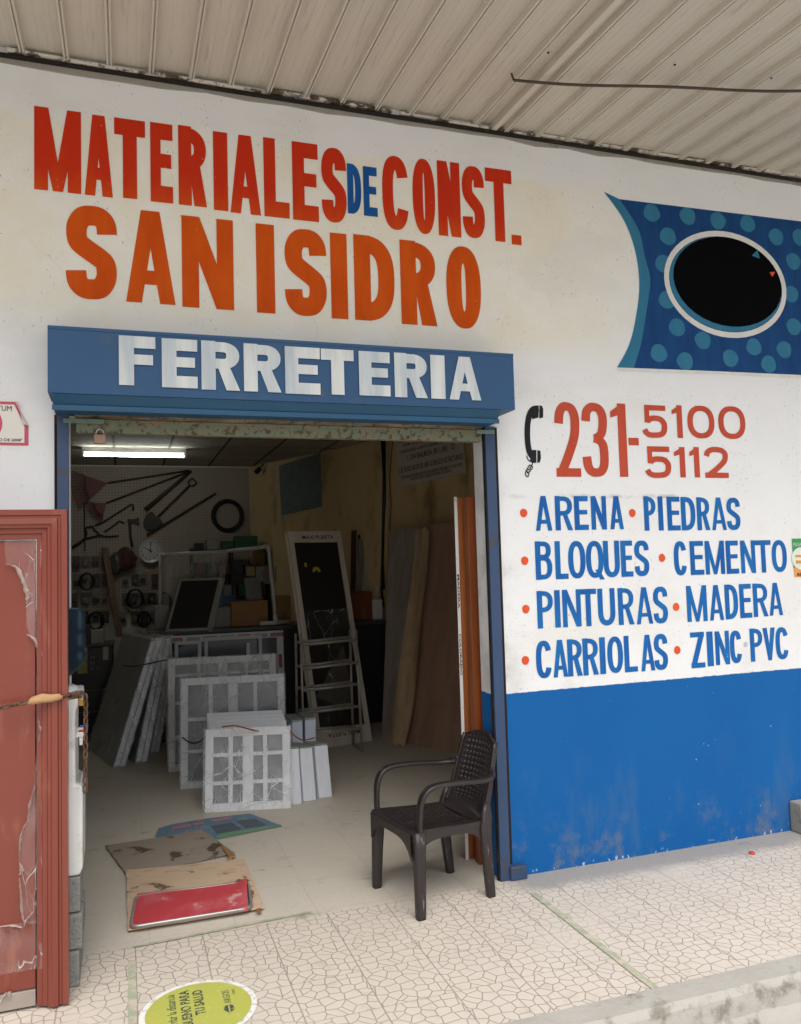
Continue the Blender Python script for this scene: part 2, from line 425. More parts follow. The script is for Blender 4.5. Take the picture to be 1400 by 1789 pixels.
def tag(o, label=None, cat=None, group=None, kind=None):
    if label: o['label'] = label
    if cat: o['category'] = cat
    if group: o['group'] = group
    if kind: o['kind'] = kind
def thing(name, label, cat, loc, group=None):
    o = D.objects.new(name, None); o.empty_display_size = .1; COL.objects.link(o); o.location = loc
    WL[o.name] = V3(loc); tag(o, label, cat, group); return o

# ------------------------------------------------------------------ hand-painted letters as strokes
def sup(cx, cz, rx, rz, a0, a1, n=20, p=2.35):
    o = []
    for k in range(n + 1):
        a = R(a0 + (a1 - a0) * k / n); c, s_ = math.cos(a), math.sin(a)
        o.append((cx + rx * math.copysign(abs(c) ** (2 / p), c), cz + rz * math.copysign(abs(s_) ** (2 / p), s_)))
    return o
def catmull(P, n=6):
    o = []
    for i in range(len(P) - 1):
        p0 = P[max(i - 1, 0)]; p1 = P[i]; p2 = P[i + 1]; p3 = P[min(i + 2, len(P) - 1)]
        for k in range(n):
            t = k / n
            o.append(tuple(.5 * (2 * b + (c - a) * t + (2 * a - 5 * b + 4 * c - d) * t * t + (3 * b - a - 3 * c + d) * t ** 3) for a, b, c, d in zip(p0, p1, p2, p3)))
    o.append(P[-1]); return o
class Glyph:
    def __init__(s, mb, fr, c): s.mb = mb; s.fr = fr; s.c = c; s.k = 0
    def P(s, pts):
        s.k += 1; cc = s.c + .00025 * s.k
        s.mb.poly([s.fr.pt(a, b, cc) for a, b in pts])
    def rect(s, a, b, c, d): s.P([(a, c), (b, c), (b, d), (a, d)])
    def rib(s, path, t, th, closed=False):
        s.k += 1; cc = s.c + .00025 * s.k; n = len(path); L_ = []; Rr = []
        for i in range(n):
            if closed: p, q = path[i - 1], path[(i + 1) % n]
            else: p, q = path[max(i - 1, 0)], path[min(i + 1, n - 1)]
            dx, dz = q[0] - p[0], q[1] - p[1]; l = math.hypot(dx, dz) or 1
            nx, nz = -dz / l * t / 2, dx / l * th / 2
            ci = cc + 8e-6 * i; L_.append(s.fr.pt(path[i][0] + nx, path[i][1] + nz, ci)); Rr.append(s.fr.pt(path[i][0] - nx, path[i][1] - nz, ci))
        m_ = n if closed else n - 1
        s.mb.add(L_ + Rr, [(i, (i + 1) % n, n + (i + 1) % n, n + i) for i in range(m_)])
    def draw(s, ch, x0, x1, z0, z1, t, th):
        w_ = x1 - x0; h = z1 - z0; cx = (x0 + x1) / 2; cz = (z0 + z1) / 2; s.k = 0
        t = min(t, w_ * .46) if ch not in 'I1-.' else t
        ia, ib, ic, id_ = x0 + t / 2, x1 - t / 2, z0 + th / 2, z1 - th / 2
        if ch in 'I.-': s.rect(x0, x1, z0, z1)
        elif ch == 'L': s.rect(x0, x0 + t, z0, z1); s.rect(x0, x1, z0, z0 + th)
        elif ch in 'EF':
            s.rect(x0, x0 + t, z0, z1); s.rect(x0, x1, z1 - th, z1); s.rect(x0, x1 - w_ * .07, cz - th * .40 + h * .02, cz + th * .45 + h * .02)
            if ch == 'E': s.rect(x0, x1, z0, z0 + th)
        elif ch == 'T': s.rect(x0, x1, z1 - th, z1); s.rect(cx - t / 2, cx + t / 2, z0, z1)
        elif ch == 'A':
            t *= .80; a = t * .60; dx = (cx - a - x0) / h; zi = min(z1 - .1 * h, z0 + (cx - x0 - t) / max(dx, 1e-4)) if dx > 0 else z1
            zi = min(zi, z1 - th * .55)
            for sg in (1, -1):
                f = lambda q: cx + sg * (q - cx)
                s.P([(f(x0), z0), (f(x0 + t), z0), (cx, zi), (cx, z1), (f(cx - a), z1)])
            zc = z0 + h * .20; s.rect(x0 + t * .6 + dx * (zc - z0), x1 - t * .6 - dx * (zc - z0), zc, zc + th * .72)
        elif ch == 'M':
            s.rect(x0, x0 + t * .92, z0, z1); s.rect(x1 - t * .92, x1, z0, z1)
            for sg in (1, -1):
                f = lambda q: cx + sg * (q - cx)
                s.P([(f(x0), z1), (f(x0 + t * .95), z1), (f(cx + t * .34), z0), (f(cx - t * .34), z0)])
        elif ch == 'N':
            s.rect(x0, x0 + t * .9, z0, z1); s.rect(x1 - t * .9, x1, z0, z1)
            s.P([(x0, z1), (x0 + t * .95, z1), (x1, z0), (x1 - t * .95, z0)])
        elif ch in 'PRB':
            zm = z0 + h * .42 if ch != 'B' else z0 + h * .52
            s.rect(x0, x0 + t, z0, z1)
            rz = (id_ - (zm + th / 2)) / 2; th = th * .86; t = t * .93; xa = max(ia, ib - max(rz * 1.05, w_ * .28)); xe = ib - (w_ * .05 if ch == 'B' else 0)
            s.rib([(ia, id_)] + sup(xa, id_ - rz, xe - xa, rz, 90, -90, 16) + [(ia, id_ - 2 * rz)], t, th)
            if ch == 'R':
                s.P([(cx - t * .30, zm + th * .5), (cx + t * .62, zm + th * .5), (x1, z0), (x1 - t * 1.05, z0)])
            if ch == 'B':
                r2 = (zm + th * .3 - ic) / 2
                s.rib([(ia, ic + 2 * r2)] + sup(xa, ic + r2, ib - xa, r2, 90, -90, 16) + [(ia, ic)], t, th)
        elif ch == 'D':
            s.rect(x0, x0 + t, z0, z1); rz = (id_ - ic) / 2; xa = max(ia, ib - w_ * .55)
            s.rib([(ia, id_)] + sup(xa, cz, ib - xa, rz, 90, -90, 24, 2.7) + [(ia, ic)], t, th)
        elif ch in 'O0Q':
            s.k += 1; cc = s.c + .00025 * s.k; po = sup(cx, cz, w_ / 2, h / 2, 0, 360, 48)[:-1]; pi_ = sup(cx, cz, max(w_ / 2 - t, .004), h / 2 - th, 0, 360, 48)[:-1]
            s.mb.add([s.fr.pt(a, b, cc) for a, b in po + pi_], [(i, (i + 1) % 48, 48 + (i + 1) % 48, 48 + i) for i in range(48)])
            if ch == 'Q': s.P([(cx + t * .0, z0 + h * .22), (cx + t * .8, z0 + h * .22), (x1 + t * .1, z0 - h * .05), (x1 - t * .8, z0 - h * .05)])
        elif ch == 'C':
            s.rib(sup(cx, cz, ib - cx, id_ - cz, 26, 334, 40, 2.6), t, th)
        elif ch == 'U':
            rz = min(h * .3, w_ * .6); s.rib([(ia, z1)] + sup(cx, ic + rz, ib - cx, rz, 180, 360, 20) + [(ib, z1)], t, th)
        elif ch == 'V':
            for sg in (1, -1):
                f = lambda q: cx + sg * (q - cx)
                s.P([(f(x0), z1), (f(x0 + t), z1), (f(cx + t * .40), z0), (f(cx - t * .40), z0)])
        elif ch == 'Z':
            s.rect(x0, x1, z1 - th, z1); s.rect(x0, x1, z0, z0 + th)
            s.P([(x0, z0 + th * .6), (x0 + t * 1.15, z0 + th * .6), (x1, z1 - th * .6), (x1 - t * 1.15, z1 - th * .6)])
        elif ch in 'S':
            K = [(1.02, .76), (.97, .90), (.78, .985), (.5, 1.0), (.22, .975), (.04, .87), (.0, .75), (.06, .635), (.25, .565)]
            K = K + [(.5, .5)] + [(1 - a, 1 - b) for a, b in K[::-1]]
            s.rib(catmull([(ia + a * (ib - ia), ic + b * (id_ - ic)) for a, b in K], 5), t, th)
        elif ch == '1':
            tt = min(t, w_ * .95)
            s.rect(x1 - tt, x1, z0, z1); s.P([(x1 - tt * .5, z1), (x1 - tt * .5, z1 - th * 1.25), (x0, z1 - th * 1.75), (x0, z1 - th * 1.0)])
        elif ch == '2':
            s.rect(x0, x1, z0, z0 + th)
            K = [(-.03, .74), (.05, .9), (.27, .99), (.52, 1.0), (.8, .97), (.98, .86), (1.0, .72), (.95, .58), (.78, .43), (.45, .22), (.2, .08), (.06, .0)]
            s.rib(catmull([(ia + a * (ib - ia), ic + b * (id_ - ic)) for a, b in K], 5), t, th)
        elif ch == '3':
            K = [(.0, .78), (.06, .92), (.28, .99), (.5, 1.0), (.8, .97), (.97, .87), (.98, .73), (.88, .6), (.62, .53), (.42, .52)]
            K2 = [(.42, .52), (.7, .5), (.95, .42), (1.0, .26), (.96, .11), (.78, .02), (.5, .0), (.24, .015), (.05, .09), (-.02, .24)]
            for q in (K, K2): s.rib(catmull([(ia + a * (ib - ia), ic + b * (id_ - ic)) for a, b in q], 5), t, th)
        elif ch == '5':
            s.rect(x0 + w_ * .1, x1 - w_ * .04, z1 - th, z1); s.rect(x0 + w_ * .1, x0 + w_ * .1 + t * .85, z0 + h * .46, z1)
            K = [(.12, .50), (.3, .60), (.55, .62), (.82, .58), (.98, .44), (1.0, .3), (.96, .14), (.8, .03), (.5, .0), (.22, .01), (.05, .08), (-.04, .2)]
            s.rib(catmull([(ia + a * (ib - ia), ic + b * (id_ - ic)) for a, b in K], 5), t, th)

def zoomer(sx, sy, k): return lambda L_: [(c, a / k + sx, b / k + sx, e / k + sy, f / k + sy) for c, a, b, e, f in L_]
def paint(letters, Y, c, t, th, mb=None):
    """letters: (char, xL, xR, yTop, yBottom) in photo pixels, drawn flat on the wall plane Y"""
    mb = mb or MB(); fr = wallfr(Y)
    for ch, xl, xr, yt, yb in letters:
        xm, ym = (xl + xr) / 2, (yt + yb) / 2
        a0 = at(xl, ym, Y).x; a1 = at(xr, ym, Y).x; z1 = at(xm, yt, Y).z; z0 = at(xm, yb, Y).z
        Glyph(mb, fr, c).draw(ch, a0, a1, z0, z1, t, th)
    return mb
def row(word, xs, y0, y1):
    """xs = [(l,r)...], y0 = (top,bottom) at the first letter, y1 at the last"""
    n = len(xs); o = []
    for i, (ch, (l, r)) in enumerate(zip(word, xs)):
        f = i / max(n - 1, 1); o.append((ch, l, r, y0[0] + (y1[0] - y0[0]) * f, y0[1] + (y1[1] - y0[1]) * f))
    return o

# ================================================================== SETTING: ground
MB().poly([(-60, -1.3, -.004), (-60, 60, -.004), (80, 60, -.004), (80, -1.3, -.004)]).build('ground', M['cement'], kind='structure', loc=(0, 0, 0))
MB().poly([(-60, -60, -.15), (80, -60, -.15), (80, -1.35, -.15), (-60, -1.35, -.15)]).build('road', M['road'], kind='structure', loc=(0, 0, 0))
MB().poly([(-8, -1.25, 0), (12, -1.25, 0), (12, -.052, 0), (-8, -.052, 0)]).poly([(-8, -.052, 0), (-.245, -.052, 0), (-.245, .0, 0), (-8, .0, 0)]).poly([(1.915, -.052, 0), (12, -.052, 0), (12, .0, 0), (1.915, .0, 0)]).build('sidewalk', M['tiles'], kind='structure', loc=(0, 0, 0))
MB().poly([(-3, 0, 0), (5.2, 0, 0), (5.2, 7.6, 0), (-3, 7.6, 0)]).poly([(-.245, -.052, 0), (1.915, -.052, 0), (1.915, 0, 0), (-.245, 0, 0)]).build('shop_floor', M['shopfloor'], kind='structure', loc=(0, 0, 0))
kb = MB()
rnd = random.Random(3)
xs = [-8 + i * .1 for i in range(201)]
rows_ = []
for x in xs:
    j = rnd.uniform(-.006, .006)
    rows_.append([(x, -1.25, -.02), (x, -1.25, .004), (x, -1.36 + j, .002), (x, -1.385 + j * 2, -.02), (x, -1.40 + j * 2, -.09), (x, -1.46 + j * 3, -.16)])
kb.add([p for r_ in rows_ for p in r_], [(i * 6 + k, (i + 1) * 6 + k, (i + 1) * 6 + k + 1, i * 6 + k + 1) for i in range(200) for k in range(5)])
kb.build('kerb', M['kerb'], kind='structure', loc=(0, 0, 0), smooth=False)
# broken gutter rubble by the kerb
rb = MB()
for i in range(420):
    x = rnd.uniform(1.2, 6); y = -1.47 + rnd.gauss(0, .035) - .02; r_ = rnd.uniform(.005, .022)
    p = V3((x, y, -.148)); rb.add([p + V3((rnd.uniform(-r_, r_) + sx * r_, rnd.uniform(-r_, r_) * .5 + sy * r_, sz * r_ * rnd.uniform(.3, 1.1))) for sx in (-1, 1) for sy in (-1, 1) for sz in (-.3, 1)],
        [(0, 1, 3, 2), (4, 6, 7, 5), (0, 4, 5, 1), (2, 3, 7, 6), (0, 2, 6, 4), (1, 5, 7, 3)])
rb.build('gutter_rubble', M['rubble'], kind='stuff', label='loose broken concrete crumbs lying along the foot of the kerb', cat='rubble')

# ================================================================== BUILDING
DX0, DX1, DZ = -.245, 1.915, 2.47      # door opening
WT = .16
bld = thing('hardware_store', 'white and blue painted shop front with a wide open doorway and hand painted lettering', 'shop', (0, 0, 0))
f = MB()
XL, XR, ZT = -8, 12, 4.30
def q(*p): f.poly(p)
q((XL, 0, -.02), (DX0, 0, -.02), (DX0, 0, DZ), (XL, 0, DZ)); q((DX1, 0, -.02), (XR, 0, -.02), (XR, 0, DZ), (DX1, 0, DZ)); q((XL, 0, DZ), (XR, 0, DZ), (XR, 0, ZT), (XL, 0, ZT))
q((DX0, 0, 0), (DX0, WT, 0), (DX0, WT, DZ), (DX0, 0, DZ)); q((DX1, 0, 0), (DX1, 0, DZ), (DX1, WT, DZ), (DX1, WT, 0)); q((DX0, 0, DZ), (DX0, WT, DZ), (DX1, WT, DZ), (DX1, 0, DZ))
f.build('facade_wall', M['facade'], bld)
# inner side of the facade, inner walls, ceiling
CEIL = 3.14
COR = V3((1.70, 7.4, 0)); WD = V3((.376, -.926, 0)).normalized(); WN = V3((-WD.y, WD.x, 0)); WN = -WN if WN.y > 0 else WN   # skewed right wall
SW = Fr(COR, WD, (0, 0, 1), V3((-.926, -.376, 0)))       # u runs from the back corner to the street, w into the room
end = COR + WD * ((7.4 - WT) / .926)
g_ = MB()
g_.poly([(-2.6, WT, 0), (DX0, WT, 0), (DX0, WT, 3.2), (-2.6, WT, 3.2)]); g_.poly([(DX1, WT, 0), (end.x, WT, 0), (end.x, WT, 3.2), (DX1, WT, 3.2)])
g_.poly([(DX0, WT, DZ), (DX1, WT, DZ), (DX1, WT, 3.2), (DX0, WT, 3.2)])
g_.build('inner_front_wall', M['inner_pale'], bld)
MB().poly([COR, end, end + V3((0, 0, 3.2)), COR + V3((0, 0, 3.2))]).build('side_wall', M['inner_wall'], bld, label='dirty yellow inner side wall')
MB().poly([(-2.6, 7.4, 0), (1.70, 7.4, 0), (1.70, 7.4, 3.2), (-2.6, 7.4, 3.2)]).poly([(-2.6, WT, 0), (-2.6, 7.4, 0), (-2.6, 7.4, 3.2), (-2.6, WT, 3.2)]).build('back_wall', M['inner_pale'], bld)
g = G('ceiling_tiles'); x_, y_, z_ = g.xyz()
fx = g.math('FRACT', g.math('DIVIDE', g.math('ADD', x_, .1), .61)); fy = g.math('FRACT', g.math('DIVIDE', y_, .61))
jj = g.math('MAXIMUM', g.ss(g.math('MINIMUM', fx, g.math('SUBTRACT', 1, fx)), .03, .015), g.ss(g.math('MINIMUM', fy, g.math('SUBTRACT', 1, fy)), .03, .015))
M['ceil'] = g.fin(g.mix(jj, g.mix(g.noise(3, 5), lin('b5ae9f'), lin('a09889')), lin('4c473f')), .85, .2)
MB().poly([(-2.6, WT, CEIL), (4.9, WT, CEIL), (4.9, 7.4, CEIL), (-2.6, 7.4, CEIL)]).build('ceiling', M['ceil'], bld)
# outer shell so that no daylight leaks into the room
MB().box(-8, 12, 0.5, 9, 4.26, 4.30).box(-2.9, -2.62, WT + .01, 7.42, 0, 4.2).box(-2.9, 5.3, 7.42, 7.7, 0, 4.2).box(5.0, 5.3, WT + .01, 7.41, 0, 4.2).build('rear_shell', M['cement'], bld)

# ------------- painted lettering on the facade
red_or = lettering_material('red_orange_paint', 'bd2f14', 'cc5a14', 3.35, 3.72)
org = lettering_material('orange_paint', 'c9540f', 'bd470c')
blu = lettering_material('blue_letter_paint', '1c5a9a', '164a86')
blu2 = lettering_material('blue_list_paint', '1d569a', '2168a8')
sal = lettering_material('salmon_paint', 'b8503a', 'ae4733')
dot = lettering_material('orange_dot_paint', 'd95a34', 'cc4f30')
blk = lettering_material('black_paint', '26282c', '1d1f22')
whp = lettering_material('white_brushed_paint', 'cdcfcc', 'a9b2b9', st=(1, 1, .10), chip=.66)
L1 = [('M', 60, 142, 191, 335), ('A', 148, 197, 202, 343), ('T', 200, 254, 209, 347), ('E', 263, 302, 216, 354), ('R', 312, 361, 222, 360), ('I', 373, 398, 231, 368), ('A', 402, 455, 237, 374), ('L', 461, 505, 243, 380), ('E', 511, 556, 250, 386), ('S', 562, 605, 259, 389)]
L2 = [('C', 668, 714, 273, 402), ('O', 721, 760, 278, 409), ('N', 765, 804, 283, 413), ('S', 808, 846, 291, 416), ('T', 849, 895, 296, 422), ('.', 894, 911, 411, 428)]
mb = paint(L1, 0, .002, .066, .085); paint(L2, 0, .002, .062, .08, mb)
mb.build('painted_lettering', red_or, bld, label='red to orange painted words MATERIALES CONST.')
paint([('D', 607, 631, 287, 374), ('E', 635, 659, 292, 378)], 0, .002, .034, .05).build('painted_lettering', blu, bld, label='small blue painted word DE')
L3 = [('S', 116, 204, 360, 523), ('A', 220, 306, 369, 530), ('N', 318, 408, 381, 539), ('I', 448, 480, 392, 547), ('S', 498, 570, 401, 552), ('I', 578, 607, 408, 557), ('D', 619, 689, 413, 561), ('R', 700, 762, 422, 568), ('O', 780, 840, 431, 574)]
paint(L3, 0, .002, .092, .098).build('painted_lettering', org, bld, label='orange painted words SAN ISIDRO')
L4 = [('2', 970, 1013, 703, 833), ('3', 1017, 1062, 704, 833), ('1', 1068, 1095, 705, 833), ('-', 1098, 1116, 765, 778), ('5', 1122, 1165, 708, 765), ('1', 1174, 1192, 708, 765), ('0', 1201, 1248, 709, 766), ('0', 1255, 1302, 710, 767),
      ('5', 1127, 1172, 780, 835), ('1', 1178, 1197, 781, 834), ('1', 1205, 1222, 781, 834), ('2', 1231, 1272, 781, 835)]
mb = paint(L4[:4], 0, .002, .058, .050); paint(L4[4:], 0, .002, .040, .033, mb)
mb.build('painted_lettering', sal, bld, label='salmon red painted telephone numbers 231- 5100 5112')
z8 = lambda l: [(a / 2.545 + 850, b / 2.545 + 850) for a, b in l]
z8y = lambda a: a / 2.545 + 850
def lrow(word, xs_, ya, yb): return row(word, z8(xs_), (z8y(ya[0]), z8y(ya[1])), (z8y(yb[0]), z8y(yb[1])))
LIST = lrow('ARENA', [(217, 290), (305, 382), (390, 452), (465, 533), (548, 608)], (42, 196), (43, 190)) + \
    lrow('PIEDRAS', [(700, 753), (763, 785), (803, 860), (865, 928), (935, 992), (1000, 1065), (1068, 1127)], (43, 196), (50, 193)) + \
    lrow('BLOQUES', [(217, 292), (305, 362), (363, 440), (442, 520), (520, 592), (597, 650), (658, 722)], (243, 414), (240, 398)) + \
    lrow('CEMENTO', [(833, 890), (905, 965), (972, 1058), (1065, 1120), (1130, 1195), (1195, 1266), (1268, 1335)], (243, 395), (238, 380)) + \
    lrow('PINTURAS', [(225, 297), (303, 328), (338, 420), (415, 490), (495, 572), (585, 655), (665, 738), (742, 805)], (463, 630), (445, 608)) + \
    lrow('MADERA', [(890, 980), (990, 1053), (1060, 1118), (1125, 1178), (1185, 1250), (1255, 1315)], (440, 600), (428, 573)) + \
    lrow('CARRIOLAS', [(220, 290), (295, 360), (360, 425), (428, 497), (503, 529), (537, 607), (612, 670), (685, 747), (745, 805)], (685, 852), (655, 815)) + \
    lrow('ZINC', [(908, 970), (980, 1008), (1017, 1080), (1082, 1135)], (647, 806), (640, 785)) + \
    lrow('PVC', [(1172, 1228), (1230, 1285), (1285, 1342)], (630, 777), (625, 768))
paint(LIST, 0, .002, .034, .030).build('painted_lettering', blu2, bld, label='blue painted product list')
for a, b in [(165, 118), (648, 118), (170, 330), (780, 317), (175, 545), (843, 535), (173, 773), (848, 727)]:
    p = at(a / 2.545 + 850, b / 2.545 + 850); MB().disc(WF, p.x, p.z, .0235, .0245, .002, 20, wob=.04).build('painted_dot', dot, bld)
p = at(1152 / 2.545 + 850, 702 / 2.545 + 850)
MB().disc(WF, p.x, p.z, .016, .016, .002, 18).build('painted_dot', mat('grey_dot_paint', 'b4bcc4', 'a4adb8'), bld, label='faded grey painted dot')
# telephone handset pictogram
def zp(l, sx, sy, k): return [(at(a / k + sx, b / k + sy).x, at(a / k + sx, b / k + sy).z) for a, b in l]
ph = MB(); gl = Glyph(ph, WF, .002)
gl.rib(catmull(zp([(1285, 55), (1245, 62), (1220, 100), (1208, 160), (1205, 230), (1210, 310), (1225, 370), (1255, 400)], 620, 700, 4), 6), .036, .036)
gl.P(zp([(1218, 60), (1240, 42), (1285, 33), (1283, 118), (1240, 130)], 620, 700, 4)); gl.P(zp([(1230, 345), (1268, 345), (1268, 434), (1245, 436), (1225, 415)], 620, 700, 4))
gl.P(zp([(1290, 32), (1308, 38), (1316, 60), (1315, 118), (1288, 124)], 620, 700, 4)); gl.P(zp([(1275, 345), (1296, 352), (1300, 400), (1292, 432), (1274, 434)], 620, 700, 4))
gl.rib(catmull(zp([(1200, 385), (1212, 415), (1240, 432), (1235, 455), (1222, 470), (1235, 480), (1240, 462), (1222, 450), (1208, 470), (1200, 492), (1215, 500), (1225, 488), (1205, 480), (1192, 500), (1195, 525), (1210, 528), (1214, 510), (1200, 500)], 620, 700, 4), 5), .006, .006)
ph.build('painted_handset', blk, bld, label='black painted telephone handset with curly cord')
# blue mural banner with dots and black oval
navy = lettering_material('navy_mural_paint', '173a6b', '194677', chip=.9); teal = lettering_material('teal_mural_paint', '357390', '306b8a', chip=.9)
wht = lettering_material('white_line_paint', 'd5d4cf', 'c8c8c4')
def PX(l): return [(at(a, b).x, at(a, b).z) for a, b in l]
mu = MB(); gm = Glyph(mu, WF, .0015)
lc = catmull(PX([(1055, 335), (1090, 385), (1110, 440), (1117, 500), (1110, 560), (1098, 605), (1078, 642)]), 6)
ic_ = catmull(PX([(1082, 348), (1115, 400), (1127, 450), (1136, 490), (1130, 540), (1120, 600), (1107, 644)]), 6)
far = [(5.6, at(1400, 655).z + .0), (5.6, at(1400, 383).z)]
gm.P(ic_ + far)
mu.build('mural_banner', navy, bld, label='navy blue painted banner')
mt = MB(); gt = Glyph(mt, WF, .0016)
gt.P(lc + ic_[::-1])
for a, b in [(1138.5, 372), (1201.5, 378), (1254, 386), (1306, 391), (1356, 414), (1397, 415), (1167, 413), (1159, 461), (1165, 524), (1183, 572), (1228, 595), (1151, 617), (1197, 631), (1276, 626), (1317, 606), (1370, 611), (1343, 636), (1387, 571), (1386, 457), (1382, 514)]:
    p = at(a, b); MB().disc(WF, p.x, p.z, .060, .056, .0022, 24, wob=.06).build('mural_dot', teal, bld)
mt.build('mural_edge_band', teal, bld, label='teal edge band of the banner')
ec = at(1270, 497); erx = (at(1376, 497).x - at(1164, 497).x) / 2; erz = (at(1270, 405).z - at(1270, 590).z) / 2
mo = MB(); mo.ring(WF, ec.x, ec.z, erx, erz, .036, .0030); mo.build('mural_oval_ring', wht, bld)
mo = MB(); mo.disc(WF, ec.x, ec.z, erx - .04, erz - .04, .0026); mo.build('mural_oval_crescent', teal, bld)  # teal crescent in the mural's own paint, left showing past the black oval
mo = MB(); mo.disc(WF, ec.x + .016, ec.z + .018, erx - .052, erz - .055, .0028); mo.build('mural_oval', mat('black_mural_paint', '0a0a0b', '070708', 8, .8, .03), bld, label='black painted oval with blanked middle')
mo = MB(); Glyph(mo, WF, .0032).P(PX([(1313, 447), (1323, 437), (1327, 452)])); mo.build('mural_chip', teal, bld)
mo = MB(); Glyph(mo, WF, .0032).P(PX([(1344, 476), (1354, 475), (1349, 484)])); mo.build('mural_chip', dot, bld)
mo = MB(); Glyph(mo, WF, .0030).rib(PX([(1078, 645), (1240, 651), (1400, 658)]) + [(5.6, at(1400, 658).z)], .02, .02); mo.build('mural_white_line', wht, bld)

# ================================================================== CANOPY
cz = lambda y: 4.232 + y * .066
ribs = [-.443 + .1966 * k for k in range(-18, 13)]
ribs2 = [2.106 + .2008 * k for k in range(0, 30)]
can = thing('canopy_roof', 'beige ribbed sheet metal canopy roof over the shop front', 'canopy', (2, -1.2, 4.15))
def sheet(rs, x0, x1, dz, name):
    prof = [(x0, 0)]
    for r_ in rs:
        if r_ - .03 < x0 or r_ + .03 > x1: continue
        prof += [(r_ - .055, 0), (r_ - .052, -.0018), (r_ - .045, 0), (r_ - .017, 0), (r_ - .013, -.029), (r_ - .004, -.030), (r_ - .003, -.020), (r_ + .002, -.020), (r_ + .003, -.030), (r_ + .011, -.029), (r_ + .015, 0), (r_ + .075, 0), (r_ + .079, -.0018), (r_ + .083, 0), (r_ + .115, 0), (r_ + .119, -.0018), (r_ + .123, 0)]
    prof = [p_ for i, p_ in enumerate(prof) if i == 0 or p_[0] > prof[i - 1][0]] + [(x1, 0)]
    s_ = MB(); ys_ = [.02, -.5, -.8, -1.2, -1.6]; n = len(prof)
    s_.add([(px_, y, cz(y) + pz_ + dz) for y in ys_ for px_, pz_ in prof], [(j * n + i, j * n + i + 1, (j + 1) * n + i + 1, (j + 1) * n + i) for j in range(len(ys_) - 1) for i in range(n - 1)])
    s_.add([(x0, y, cz(y) + .03 + dz) for y in (.02, -1.6)] + [(x1, y, cz(y) + .03 + dz) for y in (-1.6, .02)], [(0, 1, 2, 3)])
    return s_.build(name, M['canopy'], can)
sheet(ribs, -4.2, 2.03, 0, 'roof_sheet'); sheet(ribs2, 2.03, 8, -.012, 'roof_sheet')
MB().hexa((2.012, .0, cz(0) + .0), (2.012, -1.6, cz(-1.6)), (2.045, -1.6, cz(-1.6)), (2.045, .0, cz(0)), (0, 0, -.040)).build('lap_flange', M['canopy'], can)
for x_, y_ in [(2.55, -.9), (2.25, -.78), (3.1, -.95), (3.55, -.9), (3.75, -.75), (1.9, -.8)]:
    MB().lathe((x_ + .05, y_, cz(y_) - .026), (0, 0, 1), [(.006, 0), (.006, .004)], 8).build('screw', M['dark_gap'], can)
tr = MB(); x_ = -4.2
while x_ < 8:
    l = rnd.uniform(.18, .6); dz_ = rnd.uniform(-.006, .004); h_ = rnd.uniform(.010, .020)
    tr.hexa((x_, -.001, 4.196 + dz_), (x_ + l, -.001, 4.196 + dz_ + rnd.uniform(-.004, .004)), (x_ + l, -.001, 4.196 + dz_ + h_ * rnd.uniform(.6, 1)), (x_, -.001, 4.196 + dz_ + h_), (0, -.035, .0)); x_ += l + rnd.choice([.004, .01, .05])
tr.build('wall_flashing', M['trim'], can)
MB().box(-4.2, 8, -.030, -.001, 4.176, 4.188).build('shadow_line_strip', M['dark_gap'], can)  # dark strip drawn as the shadow line below the flashing
cs = MB(); pts = []
for i in range(60):
    pts.append((-4.2 + i * .21, 4.158 + rnd.uniform(-.012, .008)))
cs.add([(a, -.006, 4.176) for a, b in pts] + [(a, -.006, b) for a, b in pts] + [(a, 0, b - .002) for a, b in pts], [(i, i + 1, 61 + i - 0 + 0, 60 + i) for i in range(59)] + [(60 + i, 61 + i, 121 + i, 120 + i) for i in range(59)])
cs.build('cement_strip', M['cement'], can)
# cable slung under the canopy
cp = []
c0 = onp(898, 140, V3((0, 0, cz(0) - .066)), V3((0, -.066, 1)).normalized()); c1 = onp(1400, 158, V3((0, 0, cz(0) - .092)), V3((0, -.066, 1)).normalized())
for i in range(25):
    t_ = i / 16; p = c0.lerp(c1, t_); cp.append(p + V3((0, 0, -.006 * math.sin(t_ * 9) - .012 * math.sin(min(t_, 1) * math.pi))))
cb = MB().tube(cp, .008, 6); cb.tube([c0, c0 + V3((-.012, .002, .035))], .006, 6)
cb.build('cable', mat('brown_cable', '4b4034', '3c332a', 10), label='thin brown cable strung under the canopy', cat='cable')

# ================================================================== ROLLER SHUTTER
sh = thing('roller_shutter', 'rolled up shutter in a blue housing lettered FERRETERIA above the doorway', 'shutter', (.83, 0, 2.4))
BY = -.22
tl, trr, bl_, br = at(83, 568, BY), at(897, 621, BY), at(85, 690, BY), at(900, 713, BY)
x0, x1 = -.318, 1.999; zt, zb = 2.832, 2.53
h = MB()
sec = [(0, zt + .035), (BY, zt), (BY, zb), (0, zb)]
